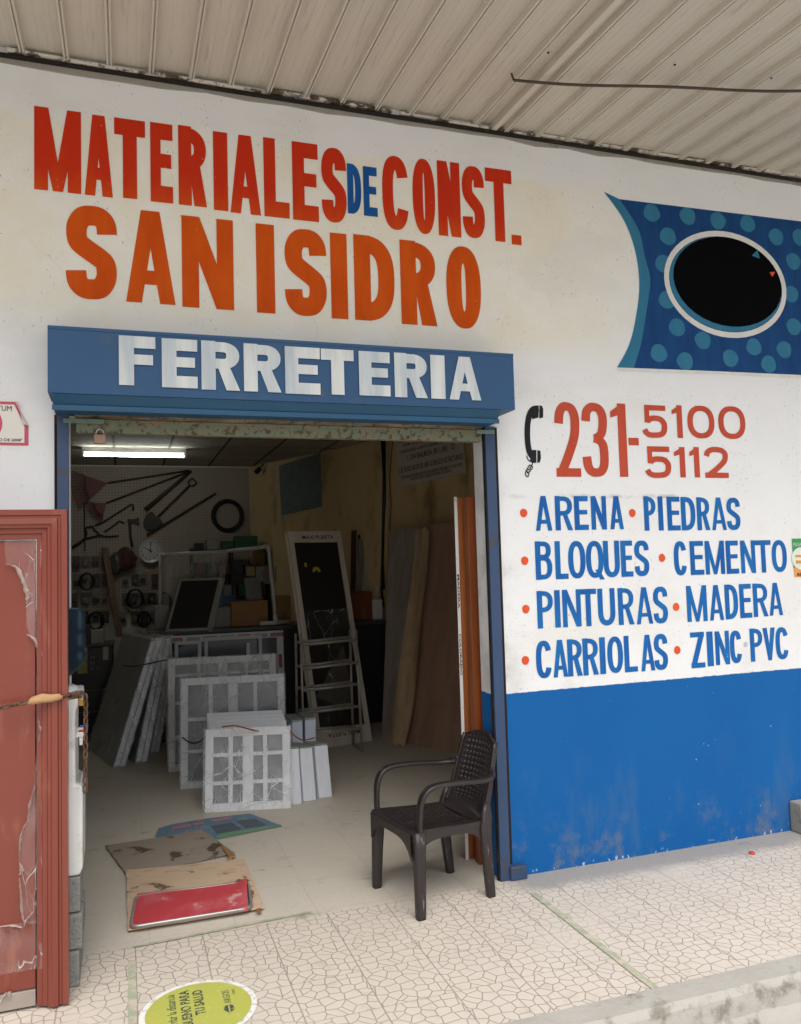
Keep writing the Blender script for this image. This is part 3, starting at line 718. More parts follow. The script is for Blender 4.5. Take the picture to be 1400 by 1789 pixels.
# closed sheet box: section swept along X, end plates butt outside
h.add([(x, y, z) for x in (x0, x1) for y, z in sec], [(i, i + 1, len(sec) + i + 1, len(sec) + i) for i in range(len(sec) - 1)] + [tuple(range(len(sec)))[::-1], tuple(range(len(sec), 2 * len(sec)))])
h.box(x0, x1, BY - .003, BY + .001, zt - .012, zt + .004)
h.build('housing', M['blue_metal'], sh, bev=.004)
MB().prism([(x0 + .02, y, z) for y, z in [(BY + .006, zb - .001), (-.178, zb - .045), (-.178, zb - .064), (-.002, zb - .064), (-.002, zb - .001)]], (x1 - .085 - x0 - .02, 0, 0)).box(x0 + .015, x1 - .08, -.184, -.1785, zb - .070, zb - .046).build('lower_lip', M['blue_lip'], sh)
LF = [('F', 208, 272, 588, 674), ('E', 283, 345, 593, 678), ('R', 352, 419, 597, 682), ('R', 426, 491, 602, 685), ('E', 498, 559, 607, 689), ('T', 561, 618, 611, 690), ('E', 627, 681, 615, 692), ('R', 689, 746, 618, 695), ('I', 752, 777, 621, 697), ('A', 784, 839, 624, 699)]
paint(LF, BY, .006, .066, .056).build('painted_lettering', whp, sh, label='white brushed word FERRETERIA')
# curtain bottom and bottom bar
bs = MB(); a0, a1 = DX0 + .03, DX1 - .03
sec = [(-.03, 2.52), (-.045, 2.50), (-.05, 2.475), (-.042, 2.458), (-.03, 2.452), (-.03, 2.4505), (.0, 2.4505), (.0, 2.52)]
bs.prism([(a0, y, z) for y, z in sec], (a1 - a0, 0, 0)); bs.build('curtain_slat', M['bar2'], sh, smooth=False)
bb = MB(); bb.box(a0 + .005, a1 - .0, -.022, -.012, 2.385, 2.4485).box(a0 + .005, a1, -.0119, .03, 2.385, 2.392).box(a0 + .005, a1, -.030, -.0225, 2.438, 2.4485)
bb.build('bottom_bar', M['bar'], sh, bev=.002)
for k in range(9):
    MB().lathe((a0 + .22 + k * .215, -.05, 2.478), (0, -1, 0), [(.012, 0), (.010, .006), (.004, .008)], 10).build('bolt', M['dark_gap'], sh, smooth=True)
for xa, xb in ((DX0 - .048, DX0 + .002), (1.903, 1.962)):
    r_ = MB(); r_.box(xa, xb, -.035, -.030, 0, 2.47).box(xa, xa + .006, -.0299, .0, 0, 2.47).box(xb - .006, xb, -.0299, -.001, 0, 2.47)
    r_.build('guide_rail', M['rail'], sh, bev=.002)
for g0_, g1_, g2_ in ((1.9625, 1.990, -.004), (1.897, 1.901, -.02), (DX0 - .062, DX0 - .05, -.004)): MB().box(g0_, g1_, g2_, -.001, 0, 2.47).build('rail_gap_shade', M['dark_gap'], sh)  # dark strips painted in place of the shaded gaps beside the rails
for xa, xb, mt_ in ((DX0 - .02, DX0 + .16, 'green_bracket'), (1.845, 1.955, 'green_bracket')):
    MB().box(xa, xb, -.05, -.037, 2.425, 2.447).build('guide_bracket', M[mt_], sh, bev=.002)
MB().box(1.955, 2.055, -.055, -.002, 0.0, .075).build('rail_foot', M['rail'], sh, bev=.008)
# padlock hanging from the bottom bar
M['brass'] = mat('dull_brass', '9a7c6a', '8a6b58', 20, .45, .5, metal=.5)
pl = thing('padlock', 'small dull pinkish padlock hanging from the rusty shutter bar', 'padlock', at(175, 762, -.03))
pc = at(175, 767, -.032)
MB().box(pc.x - .027, pc.x + .027, -.045, -.024, pc.z - .024, pc.z + .022).build('lock_body', M['brass'], pl, bev=.004)
MB().tube([(pc.x + .018 * math.cos(t), -.034, pc.z + .022 + .025 * math.sin(t)) for t in [math.pi * k / 10 for k in range(11)]], .004, 6).build('shackle', M['steel'], pl, smooth=True)

# ================================================================== DOOR LEANT IN FRONT OF THE LEFT WALL
dr = thing('metal_door', 'new reddish brown metal door with moulded frame and torn plastic film standing at the left of the doorway', 'door', (-.75, -.45, 0))
brown = mat('reddish_brown_paint', '803f33', '74362a', 2.2, .24, .5, st=(2, 2, .5), dirt='8c5442', dsc=5, dlo=.55, dhi=.75)
DF = Fr((-.222, -.47, .012), (-1, 0, 0), (0, 0, 1), (0, -1, 0))      # u to the left, v up, w to the street
DH = 1.975
prof = [(0, -.05), (0, .030), (.022, .030), (.026, .024), (.034, .024), (.038, .034), (.058, .036), (.066, .028), (.074, .026), (.080, .014), (.096, .012), (.100, .004), (.118, .002), (.122, -.05)]
def frame_bar(name, P0, P1, mitre0, mitre1, inward):
    b_ = MB(); n = len(prof); A = []; B = []
    d = (V3(P1) - V3(P0)).normalized(); inw = V3(inward)
    for a, c in prof:
        A.append(V3(P0) + inw * a + d * (a if mitre0 else 0) + DF.w * c); B.append(V3(P1) + inw * a - d * (a if mitre1 else 0) + DF.w * c)
    b_.add(A + B, [(i, (i + 1) % n, n + (i + 1) % n, n + i) for i in range(n)] + [tuple(range(n)), tuple(range(n, 2 * n))])
    return b_.build(name, brown, dr)
frame_bar('frame_jamb', DF.pt(0, 0), DF.pt(0, DH), False, True, (-1, 0, 0))
frame_bar('frame_jamb', DF.pt(1.05, 0), DF.pt(1.05, DH), False, True, (1, 0, 0))
frame_bar('frame_head', DF.pt(0, DH), DF.pt(1.05, DH), True, True, (0, 0, -1))
lf = MB(); lf.box(.124, .926, .065, DH - .124, -.045, -.012, DF)
lf.build('door_leaf', brown, dr, bev=.003)
for (u0, u1, v0, v1) in ((.33, .82, 1.22, 1.70), (.33, .82, .62, 1.10), (.33, .82, .16, .5)):
    e = MB(); k = .035
    o_ = [(u0, v0), (u1, v0), (u1, v1), (u0, v1)]; i_ = [(u0 + k, v0 + k), (u1 - k, v0 + k), (u1 - k, v1 - k), (u0 + k, v1 - k)]; i2 = [(u0 + 2 * k, v0 + 2 * k), (u1 - 2 * k, v0 + 2 * k), (u1 - 2 * k, v1 - 2 * k), (u0 + 2 * k, v1 - 2 * k)]
    e.add([DF.pt(a, b, -.0115) for a, b in o_] + [DF.pt(a, b, .0) for a, b in i_] + [DF.pt(a, b, -.008) for a, b in i2], [(r_ * 4 + j, r_ * 4 + (j + 1) % 4, (r_ + 1) * 4 + (j + 1) % 4, (r_ + 1) * 4 + j) for r_ in (0, 1) for j in range(4)] + [(8, 9, 10, 11)])
    e.build('door_panel', brown, dr)
MB().box(.124, .926, .0, .062, -.04, -.004, DF).build('sill', mat('aluminium_sill', 'b3aaa3', '9d948d', 8, .35, .5, metal=.5), dr, bev=.002)
film = plastic_film('torn_door_film', .08, (.82, .78, .76), (2.6, 2.6, .7), 7)
film_w = mat('white_crumpled_film', 'cfc4bb', 'b29a8e', 25, .3, .6, bump=.6, bsc=60, Alpha=.8)
def film_sheet(name, edge, label=None):
    """edge: (u_inner, v) ragged border; sheet spans from there to the frame edge"""
    e = MB(); n = len(edge); K = 8
    def P(i, k):
        u0, v = edge[i]; u = u0 + (.098 - u0) * k / K
        return DF.pt(u, v, -.004 + .004 * math.sin(9 * u * 10 + v * 31) + (.010 if k == K else 0))
    e.add([P(i, k) for i in range(n) for k in range(K + 1)], [(i * (K + 1) + k, i * (K + 1) + k + 1, (i + 1) * (K + 1) + k + 1, (i + 1) * (K + 1) + k) for i in range(n - 1) for k in range(K)])
    return e.build(name, film, dr, smooth=True)
def dpx(a, b): p = at(a, b, -.48); return (DF.o.x - p.x, p.z - DF.o.z)
eg = [dpx(*p) for p in [(-30, 928), (6, 930), (10, 985), (28, 990), (38, 1010), (46, 1048), (45, 1060), (46, 1095), (52, 1112), (62, 1130), (64, 1150), (66, 1200), (68, 1225), (66, 1262), (66, 1300), (62, 1330), (60, 1368), (50, 1410), (48, 1432), (40, 1455), (33, 1475), (33, 1510), (34, 1560), (38, 1600), (42, 1615), (30, 1620), (0, 1622), (-30, 1625), (-30, 1740)]]
ed = []
for i in range(len(eg) - 1):
    for k in range(4): ed.append((eg[i][0] + (eg[i + 1][0] - eg[i][0]) * k / 4, eg[i][1] + (eg[i + 1][1] - eg[i][1]) * k / 4))
film_sheet('plastic_film', ed)
def curl(pts, wd):
    e = MB(); q_ = [dpx(*p) for p in pts]; q_ = catmull(q_, 5); n = len(q_)
    A = []; B = []; C_ = []
    for i, (a, b) in enumerate(q_):
        t_ = math.sin(math.pi * i / (n - 1)); w2 = wd * (.25 + .75 * t_) * rnd.uniform(.5, 1.15)
        A.append(DF.pt(a - w2, b, -.002)); B.append(DF.pt(a, b, .008 + .008 * t_ * rnd.random())); C_.append(DF.pt(a + w2 * rnd.uniform(.2, .9), b + rnd.uniform(-.004, .004), .0))
    e.add(A + B + C_, [(r_ * n + i, r_ * n + i + 1, (r_ + 1) * n + i + 1, (r_ + 1) * n + i) for r_ in (0, 1) for i in range(n - 1)])
    return e
cu = [([(10, 985), (28, 992), (40, 1018), (46, 1040), (46, 1055)], .014), ([(46, 1108), (54, 1113), (62, 1122), (64, 1132)], .013), ([(66, 1255), (70, 1275), (67, 1300)], .009), ([(60, 1372), (52, 1405), (48, 1430)], .006),
      ([(50, 1430), (38, 1455), (34, 1480), (33, 1505)], .007), ([(33, 1508), (38, 1522), (34, 1530)], .010), ([(33, 1535), (35, 1560), (38, 1600), (42, 1612)], .007), ([(42, 1620), (48, 1605), (60, 1592)], .010), ([(0, 1620), (20, 1618), (38, 1622)], .008), ([(0, 1755), (12, 1735), (18, 1750)], .010)]
for p_, w_ in cu: curl(p_, w_).build('film_curl', film_w, dr)

# rusty chain round the door, padlocked, its tail hanging
rustc = rust_material('rusty_chain_steel', '6b5244', '55402f', '3a2c22', .45, .6, 60)
def chain(path, link=.036, r=.0042, wd=.0115):
    c_ = MB(); path = [V3(p) for p in path]
    segs = []; d = 0; L_ = [0]
    for a, b in zip(path, path[1:]): d += (b - a).length; L_.append(d)
    n = int(d / (link * .78))
    def pos(t_):
        for i in range(len(L_) - 1):
            if t_ <= L_[i + 1] or i == len(L_) - 2:
                return path[i].lerp(path[i + 1], (t_ - L_[i]) / (L_[i + 1] - L_[i])), (path[i + 1] - path[i]).normalized()
    for k in range(n):
        p, t_ = pos((k + .5) * d / n)
        ref = V3((1, 0, 0)) if abs(t_.x) < .8 else V3((0, 0, 1))
        a = (ref - t_ * ref.dot(t_)).normalized(); b = t_.cross(a)
        ang = R(45 + 90 * (k % 2) + rnd.uniform(-12, 12)); s_ = a * math.cos(ang) + b * math.sin(ang)
        pts = []
        for j in range(12):
            an = 2 * math.pi * j / 12; ca, sa = math.cos(an), math.sin(an)
            pts.append(p + t_ * (math.copysign(abs(ca) ** .7, ca) * (link / 2 - r)) + s_ * (math.copysign(abs(sa) ** .8, sa) * (wd - r)))
        c_.tube(pts, r, 6, closed=True)
    return c_
YC = -.435
pA = at(-40, 1246, -.55); pB = at(58, 1224, -.512); pC = at(104, 1219, -.51); pD = at(118, 1216, -.50); pE = at(147, 1211, -.40); pF = at(150, 1235, -.39); pG = at(149, 1385, -.39)
ch = thing('rusty_chain', 'rusty steel chain crossing the brown door with its tail hanging beside the white dispenser', 'chain', pE)
chain([pA, pB, pC, pD, pE]).build('chain_run', rustc, ch, smooth=True)
chain([pE + V3((.004, -.006, 0)), pF, pG], .042, .0045, .013).build('chain_tail', rustc, ch, smooth=True)
tp = MB(); sd_ = (pC - pB).normalized()
tp.tube([pB - sd_ * .02 + V3((0, -.003, -.006)), pB + V3((0, -.004, 0)), pB.lerp(pC, .35) + V3((0, -.004, .006)), pB.lerp(pC, .7) + V3((0, -.004, .002)), pC + V3((0, -.003, .004)), pC + sd_ * .012], [.007, .016, .019, .016, .013, .006], 10)
tp.build('tape_wrap', mat('tan_tape', 'c09a72', 'a57f58', 25, .6, .3, bump=.5, bsc=50, st=(1, 1, 4)), ch, smooth=True)
kn = MB()
for k in range(6):
    p = pD.lerp(pE, .15 + k * .13); a = rnd.uniform(0, 6)
    kn.tube([p + V3((.012 * math.cos(a + j), -.008 + .006 * math.sin(a + 2 * j), .013 * math.sin(a + j))) for j in range(7)], .0045, 6, closed=True)
kn.build('chain_knot', rustc, ch, smooth=True)
pk = at(141, 1222, -.43); pk2 = thing('padlock', 'small brass padlock hanging on the rusty chain in front of the white dispenser', 'padlock', pk)
MB().box(pk.x - .010, pk.x + .012, pk.y - .008, pk.y + .008, pk.z - .026, pk.z + .002).build('lock_body', mat('brass', 'a8843f', '8a6a2e', 30, .35, .5, metal=.7), pk2, bev=.003)
MB().tube([(pk.x + .001 + .008 * math.cos(t_), pk.y, pk.z + .002 + .018 * math.sin(t_)) for t_ in [math.pi * k / 8 for k in range(9)]], .003, 6).build('shackle', M['steel'], pk2, smooth=True)

# ================================================================== WATER DISPENSER ON CONCRETE BLOCKS
YA, YB = -.34, -.07; XA = -.47
def bx(a, b, Y=-.30): return at(a, b, Y)
zb0 = at(144, 1510, -.2).z
zt_ = at(140, 1203, -.2).z
zs = at(144, 1358, -.2).z; zr = at(144, 1240, -.2).z
XR_ = at(148, 1450, -.2).x; XM = at(135, 1300, -.2).x
for k, (n_, dx, w_) in enumerate([('lowest', -.012, .115), ('middle', .0, .125), ('topmost', -.008, .110)]):
    z0_ = zb0 / 3 * k; z1_ = zb0 / 3 * (k + 1) - .004
    b_ = MB(); nx, ny = 6, 6
    b_.box(XA, XR_ - .004 + dx, YA - .01 + k * .006, YB + .015 - k * .004, z0_ + (.001 if k == 0 else 0), z1_)
    o = b_.build('concrete_block', M['block'], label='rough grey concrete block, %s of the stack under the white water dispenser' % n_, cat='block', group='concrete blocks under the water dispenser', bev=.008)
wd_ = thing('water_dispenser', 'white upright water dispenser with red and blue taps standing on concrete blocks', 'water dispenser', (XA + .15, -.2, zb0))
whp2 = mat('glossy_white_plastic', 'e4e4e2', 'd8d8d6', 3, .25, .5, dirt='c6c2ba', dsc=6)
body = MB(); pr = [(XA, zb0), (XR_ - .014, zb0), (XR_ - .002, zb0 + .03), (XR_, zs - .02), (XR_ - .004, zs), (XM, zs + .002), (XM, zr), (XM + .005, zr + .035), (XR_ - .004, zt_ - .045), (XR_ - .004, zt_), (XA, zt_)]
body.prism([(x, YA, z) for x, z in pr], (0, YB - YA, 0)); body.build('dispenser_body', whp2, wd_, bev=.014, seg=3)
MB().box(XM + .0, XR_ - .012, YA + .04, YB - .04, zs + .001, zs + .010).build('drip_tray', mat('grey_plastic', '9a9a98', '8a8a88', 5, .4, .4), wd_, bev=.003)
for nm, c_, yy in (('red', 'c22a26', -.26), ('blue', '2b62b4', -.15)):
    tz = at(140, 1283, -.2).z
    t_ = MB(); t_.box(XM, XM + .030, yy - .010, yy + .010, tz, tz + .022).box(XM + .012, XM + .026, yy - .008, yy + .008, tz - .035, tz - .0005)
    tt = t_.build('tap', whp2, wd_, bev=.003)
    MB().box(XM + .010, XM + .044, yy - .009, yy + .009, tz + .0225, tz + .030).build('tap_lever', mat(nm + '_lever', c_, None, 5, .35, .5), tt, bev=.002, label=nm + ' tap lever')
MB().lathe((XM - .13, -.2, zt_), (0, 0, 1), [(.135, .0), (.135, .010), (.12, .018), (.075, .020), (.07, .004), (.03, .004)], 32).build('bottle_collar', whp2, wd_, smooth=False)
g = G('blue_water_bottle_plastic'); g.fin((.10, .17, .21), .15, .3); g.set(g.b.inputs['Transmission Weight'], .92); g.b.inputs['IOR'].default_value = 1.1
jx = at(122, 1130, -.2).x; jz = zt_ + .006
jt = at(130, 1062, -.2).z
jr = at(150, 1090, -.2).x - (jx - .06); jx -= .06
H_ = jt - jz
jg = MB(); prj = [(.03, 0), (.032, .03), (.06, .05), (jr * .8, .085), (jr, .12), (jr * 1.0, .15), (jr * .965, .16), (jr * .965, .175), (jr, .185), (jr, H_ * .66), (jr * .965, H_ * .68), (jr * .965, H_ * .72), (jr, H_ * .74), (jr, H_ - .03), (jr * .92, H_ - .006), (jr * .7, H_), (.01, H_ - .004)]
jg.lathe((jx, -.2, jz), (0, 0, 1), prj, 40).build('water_jug', g.m, label='translucent blue water jug upside down on the white dispenser', cat='jug', smooth=True)

# ================================================================== PLASTIC ARMCHAIR
cpl = mat('dark_brown_plastic', '2d2626', '262021', 4, .33, .5, bump=.05, bsc=80, dirt='4a4240', dsc=7, dlo=.6, dhi=.75)
cplb = mat('scuffed_brown_plastic', '332b2b', '272122', 6, .45, .45, bump=.15, bsc=60, dirt='6a635e', dsc=26, dlo=.60, dhi=.68, st=(2, 2, .5))
chr_ = thing('plastic_armchair', 'dark brown plastic armchair with woven pattern back standing at the doorway', 'chair', (1.52, -.03, 0))
fv = V3((-.984, -.178, 0)).normalized(); sv = V3((.178, -.984, 0)).normalized(); C0 = V3((1.52, -.03, 0))
def T(a, b, c): return C0 + fv * a + sv * b + V3((0, 0, c))
# seat
def seatp(u, v, dz=0):
    a = -.19 + .435 * u; hw = .195 + .03 * u; b = (v - .5) * 2 * hw
    z = .388 + .026 * u - .018 * math.cos((v - .5) * math.pi) * (1 - .4 * u) + .004 * u
    if u > .9: z -= ((u - .9) / .1) ** 2 * .018
    return a, b, z + dz
NS = 96
def seat_top(u, v):
    a, b, z = seatp(u, v)
    if .07 < u < .93 and .06 < v < .94:
        ca = a * 48 * math.pi; cb_ = b * 48 * math.pi
        z += .006 * (max(0, math.sin(ca * .62 + cb_ * .62) * math.sin(ca * .62 - cb_ * .62))) ** .6 - .003
    return T(a, b, z)
s_ = MB(); s_.grid(seat_top, NS, NS); s_.grid(lambda u, v: T(*seatp(u, v, -.014)), 16, 16)
eu = [i / 32 for i in range(33)]
for fn in (lambda t_: (t_, 0), lambda t_: (t_, 1), lambda t_: (0, t_), lambda t_: (1, t_)):
    s_.add([T(*seatp(*fn(t_))) for t_ in eu] + [T(*seatp(*fn(t_), -.014)) for t_ in eu], [(i, i + 1, 34 + i, 33 + i) for i in range(32)])
s_.build('seat', cpl, chr_, smooth=True)
# front apron and side rails
ap = MB(); n = 15
for i in range(n): pass
def rail(p0, p1, hmid, hend, th=.012):
    P0 = V3(p0); P1 = V3(p1); d = (P1 - P0); nrm = V3((-d.y, d.x, 0)).normalized() * th; r_ = MB(); A = []; B = []
    for i in range(n):
        t_ = i / (n - 1); p = P0.lerp(P1, t_); hh = hmid + (hend - hmid) * abs(2 * t_ - 1) ** 4
        A.append(p); B.append(p - V3((0, 0, hh)))
    r_.add(A + B + [x + nrm for x in A] + [x + nrm for x in B], [(i, i + 1, n + i + 1, n + i) for i in range(n - 1)] + [(2 * n + i, 2 * n + i + 1, 3 * n + i + 1, 3 * n + i) for i in range(n - 1)] + [(n + i, n + i + 1, 3 * n + i + 1, 3 * n + i) for i in range(n - 1)] + [(i, i + 1, 2 * n + i + 1, 2 * n + i) for i in range(n - 1)])
    return r_
rail(T(.240, .215, .402), T(.240, -.215, .402), .038, .13).build('apron', cpl, chr_, smooth=False)
rail(T(.21, .222, .402), T(-.17, .205, .392), .042, .10).build('side_rail', cpl, chr_); rail(T(-.17, -.205, .392), T(.21, -.222, .402), .042, .10).build('side_rail', cpl, chr_)
# backrest: curved shell with woven relief
def backc(v):      # side profile, v 0..1 from the seat up
    K = [(-.165, .385), (-.195, .405), (-.222, .46), (-.252, .56), (-.285, .68), (-.318, .792)]
    f_ = v * (len(K) - 1); i = min(int(f_), len(K) - 2); t_ = f_ - i
    p0, p1, p2, p3 = K[max(i - 1, 0)], K[i], K[i + 1], K[min(i + 2, len(K) - 1)]
    return tuple(.5 * (2 * b + (c - a) * t_ + (2 * a - 5 * b + 4 * c - d) * t_ * t_ + (3 * b - a - 3 * c + d) * t_ ** 3) for a, b, c, d in zip(p0, p1, p2, p3))
def backp(u, v, off=0):
    a, z = backc(v); hw = .174 - .034 * v + .010 * math.sin(math.pi * v)
    if v > .9: hw -= .045 * ((v - .9) / .1) ** 2.5
    s1 = (u - .5) * 2; b = s1 * hw
    a -= .030 * (1 - s1 * s1) * min(1, v * 3); z -= .016 * (s1 ** 4) * (1 if v > .8 else 0) * (v - .8) / .2
    return T(a - off, b, z)
def back_front(u, v):
    off = 0
    if .30 < v < .93 and .10 < u < .90:
        ca = v * 44 * math.pi; cb_ = u * 22 * math.pi
        off = .009 * max(0, math.sin(ca * .5 + cb_ * .5) * math.sin(ca * .5 - cb_ * .5)) ** .7
    return backp(u, v, off)
b_ = MB(); b_.grid(back_front, 132, 220); b_.grid(lambda u, v: backp(u, v, .014), 16, 24)
for fn in (lambda t_: (0, t_), lambda t_: (1, t_), lambda t_: (t_, 1), lambda t_: (t_, 0)):
    b_.add([backp(*fn(t_)) for t_ in eu] + [backp(*fn(t_), .014) for t_ in eu], [(i, i + 1, 34 + i, 33 + i) for i in range(32)])
b_.build('backrest', cpl, chr_, smooth=True)
# frame of the back continues down as the rear legs
for sg in (1, -1):
    path = []; A = []; Bt = []
    for k in range(14):
        v = .93 - k / 13 * .74; a, z = backc(v); hw = .174 - .034 * v + .010 * math.sin(math.pi * v) - (.045 * ((v - .9) / .1) ** 2.5 if v > .9 else 0)
        path.append(T(a - .012, sg * (hw + .002), z)); A.append(.010); Bt.append(.013 + .006 * (k / 13))
    lp = [(-.208, .198, .40), (-.196, .203, .35), (-.200, .204, .26), (-.210, .200, .14), (-.222, .195, .02), (-.224, .195, .0)]
    hb = [.030, .032, .029, .026, .023, .022]
    up = MB().sweep(path, sv, A, Bt).build('back_frame', cpl, chr_, smooth=True)
    lg = MB(); P_ = [T(a, sg * b, c) for a, b, c in [(-.222, .186, .47), (-.214, .192, .43)] + lp]
    lg.sweep(P_, sv, [.012, .015] + [.019] * 6, [.018, .026] + hb); lg.build('leg', cplb, chr_, smooth=True)
    fl_ = [(.205, .212, .405), (.207, .218, .33), (.212, .226, .18), (.216, .231, .02), (.216, .232, .0)]
    lg = MB(); lg.sweep([T(a, sg * b, c) for a, b, c in fl_], sv, [.030, .028, .025, .022, .020], [.034, .031, .027, .024, .022]); lg.build('leg', cplb, chr_, smooth=True)
    ar = [(.206, .224, .385), (.206, .228, .47), (.198, .231, .545), (.170, .234, .595), (.115, .236, .618), (.0, .238, .617), (-.12, .234, .606), (-.205, .222, .60), (-.255, .196, .607), (-.280, .160, .625)]
    P_ = catmull([tuple(T(a, sg * b, c)) for a, b, c in ar], 5)
    sdv = []
    for i in range(len(P_)):
        sdv.append(sv.copy() if i < len(P_) * .78 else (sv * (1 - (i / len(P_) - .78) * 2.2) + fv * (sg * .8 * (i / len(P_) - .78) * 3)).normalized())
    am = MB().sweep([V3(p) for p in P_], sdv, [.018 + .005 * math.sin(math.pi * i / len(P_)) for i in range(len(P_))], [.0105] * len(P_))
    am.build('armrest', cpl, chr_, smooth=True)

# ================================================================== FLOOR OBJECTS
def flat(px, z, thick=None, sub=0):
    return [fl(a, b, z) for a, b in px]
tape = mat('faded_green_tape', 'a0a78f', '949b84', 9, .7, .2, dirt='bfb3a0', dsc=12, dlo=.42, dhi=.6)
def strip(name, p0, p1, wd, label, z=.0045):
    p0 = V3((p0.x, p0.y, z)); p1 = V3((p1.x, p1.y, z)); d = (p1 - p0).normalized(); n_ = V3((-d.y, d.x, 0)) * wd / 2
    N = 24; A = []; B = []
    for i in range(N + 1):
        c_ = p0.lerp(p1, i / N); A.append(c_ + n_ * rnd.uniform(.85, 1.1)); B.append(c_ - n_ * rnd.uniform(.85, 1.1))
    return MB().add(A + B, [(i, i + 1, N + 2 + i, N + 1 + i) for i in range(N)]).build(name, tape, label=label, cat='tape')
strip('floor_tape', fl(930, 1560), fl(1145, 1728), .036, 'faded green tape strip running from the door post across the tiles to the kerb')
strip('floor_tape', fl(231, 1680), fl(232.5, 1830), .034, 'short faded green tape strip beside the yellow round floor sticker')
strip('floor_tape', fl(232, 1656), fl(545, 1594), .020, 'long thin faded green tape line along the door threshold')
# round sticker
scn = fl(348, 1765); rs = .225
st_ = thing('floor_sticker', 'round yellow green floor sticker with white rim and Spanish distancing words', 'sticker', (scn.x, scn.y, .004))
SF = Fr((scn.x, scn.y, .004), (0, 1, 0), (-1, 0, 0), (0, 0, 1))        # text runs away from the street
g = G('worn_white_sticker'); stw = g.fin(g.mix(g.ss(g.noise(26, 5, .7), .5, .66), lin('e2e0da'), lin('b9b4aa')), .5, .4)
g = G('worn_yellow_sticker'); cy = g.mix(g.noise(5, 4), lin('b4b556'), lin('a9ab52')); cy = g.mix(g.mul(g.ss(g.noise(40, 5, .7), .58, .68), .5), cy, lin('d5d39a')); sty = g.fin(cy, .5, .4)
g = G('sticker_ink'); sti = g.fin(g.mix(g.ss(g.noise(60, 4), .52, .62), lin('3f4a4a'), lin('8a8f55')), .6, .3)
MB().disc(SF, 0, 0, rs, rs, 0, 64).build('sticker_rim', stw, st_); MB().disc(SF, 0, 0, rs - .022, rs - .022, .0012, 64).build('sticker_face', sty, st_)
tx = MB(); tx.text('Guardar la distancia', SF, -.14, .085, .052, .8, .0, .0022, width=.285); tx.text('ES BUENO PARA', SF, -.165, .030, .054, .8, .022, .0022, width=.325); tx.text('TU SALUD', SF, -.045, -.022, .054, .8, .022, .0022, width=.19)
tx.build('sticker_words', sti, st_); tx = MB(); tx.text('ARGOS', SF, .0, -.125, .040, .9, .0, .0022, width=.10); tx.text('CEMENTO', SF, .055, -.148, .014, .8, .0, .0022, width=.045)
tx.build('sticker_words', sti, st_)
lfm = MB()
for sg in (1, -1): lfm.poly([SF.pt(-.012 + a, -.112 + b * sg, .0022) for a, b in [(0, .003), (-.01, .016), (-.03, .022), (-.05, .014), (-.058, .003)]])
lfm.poly([SF.pt(a - .012, -.112 + b, .0024) for a, b in [(-.058, -.001), (-.058, .001), (-.085, .012)]])
lfm.build('sticker_leaf', sti, st_)

# cardboard sheets, tray with red mat, printed sheet
def card_mat(name, a, b, stain, sc=7, lo=.56, hi=.62):
    g = G(name); c_ = g.mix(g.noise(5, 5, .6), lin(a), lin(b))
    c_ = g.mix(g.mul(g.ss(g.noise(sc * 2, 5, .65, st=(.6, 2, 1)), .5, .7), .55), c_, lin('857a70'))
    c_ = g.mix(g.mul(g.ss(g.noise(sc, 4, .55, dist=.15), lo, hi), .85), c_, lin(stain))
    g.bump(g.noise(9, 4), .25, .01); return g.fin(c_, .85, .15)
def sheetpx(px, z, thick=.005, wav=.004, n=10):
    """bilinear, slightly wavy sheet from four floor pixels (TL, TR, BR, BL)"""
    a, b, c_, d = [fl(x, y) for x, y in px]; s_ = MB()
    ph_ = rnd.uniform(0, 6)
    def P(u, v, dz):
        p = a.lerp(b, u).lerp(d.lerp(c_, u), v); e = .0 if .02 < u < .98 and .02 < v < .98 else 1
        jx = (math.sin(u * 19 + ph_) + math.sin(u * 41)) * .0012 * (1 if v in (0, 1) else 0); jy = (math.sin(v * 23 + ph_)) * .003 * (1 if u in (0, 1) else 0)
        return p + V3((jy, jx, z + dz + wav * (1 + math.sin(u * 5 + v * 3 + ph_) * math.cos(v * 4 - u)) / 2))
    s_.grid(lambda u, v: P(u, v, thick), n, n); s_.grid(lambda u, v: P(u, v, 0), n, n)
    ee = [i / n for i in range(n + 1)]
    for fn in (lambda t_: (0, t_), lambda t_: (1, t_), lambda t_: (t_, 1), lambda t_: (t_, 0)):
        s_.add([P(*fn(t_), thick) for t_ in ee] + [P(*fn(t_), 0) for t_ in ee], [(i, i + 1, n + 2 + i, n + 1 + i) for i in range(n)])
    return s_
dec = MB(); dec.poly(flat([(270, 1462), (277, 1447), (300, 1440), (360, 1430), (437, 1421), (494, 1443), (380, 1466), (330, 1470)], .003))
de = dec.build('printed_sheet', mat('faded_blue_print', '4d6d8e', '6d8a9a', 9, .6, .3, dirt='9a8e78', dsc=12, dlo=.5, dhi=.7), label='worn blue and green printed sheet stuck to the shop floor behind the cardboard', cat='printed sheet')
MB().poly(flat([(378, 1461), (385, 1456), (490, 1440), (493, 1443), (380, 1466)], .0045)).build('green_border', mat('faded_green_print', '5b8a6d', '7c9a7d', 9, .6), de)
for px in ([(368, 1443), (405, 1437), (424, 1449), (380, 1457)], [(412, 1434), (446, 1430), (466, 1441), (430, 1447)]):
    MB().poly(flat(px, .0045)).build('picture', mat('dark_print_picture', '46505c', '5c6670', 12, .6), de)
f0 = fl(303, 1449, .0048); f1 = fl(400, 1431, .0048); dF = Fr(f0, f1 - f0, V3((-(f1 - f0).y, (f1 - f0).x, 0)), (0, 0, 1))
lm = MB(); lm.box(0, .12, 0, .05, 0, .0006, dF); lm.box(.14, .21, .0, .05, 0, .0006, dF); lm.box(.27, .40, .0, .05, 0, .0006, dF)
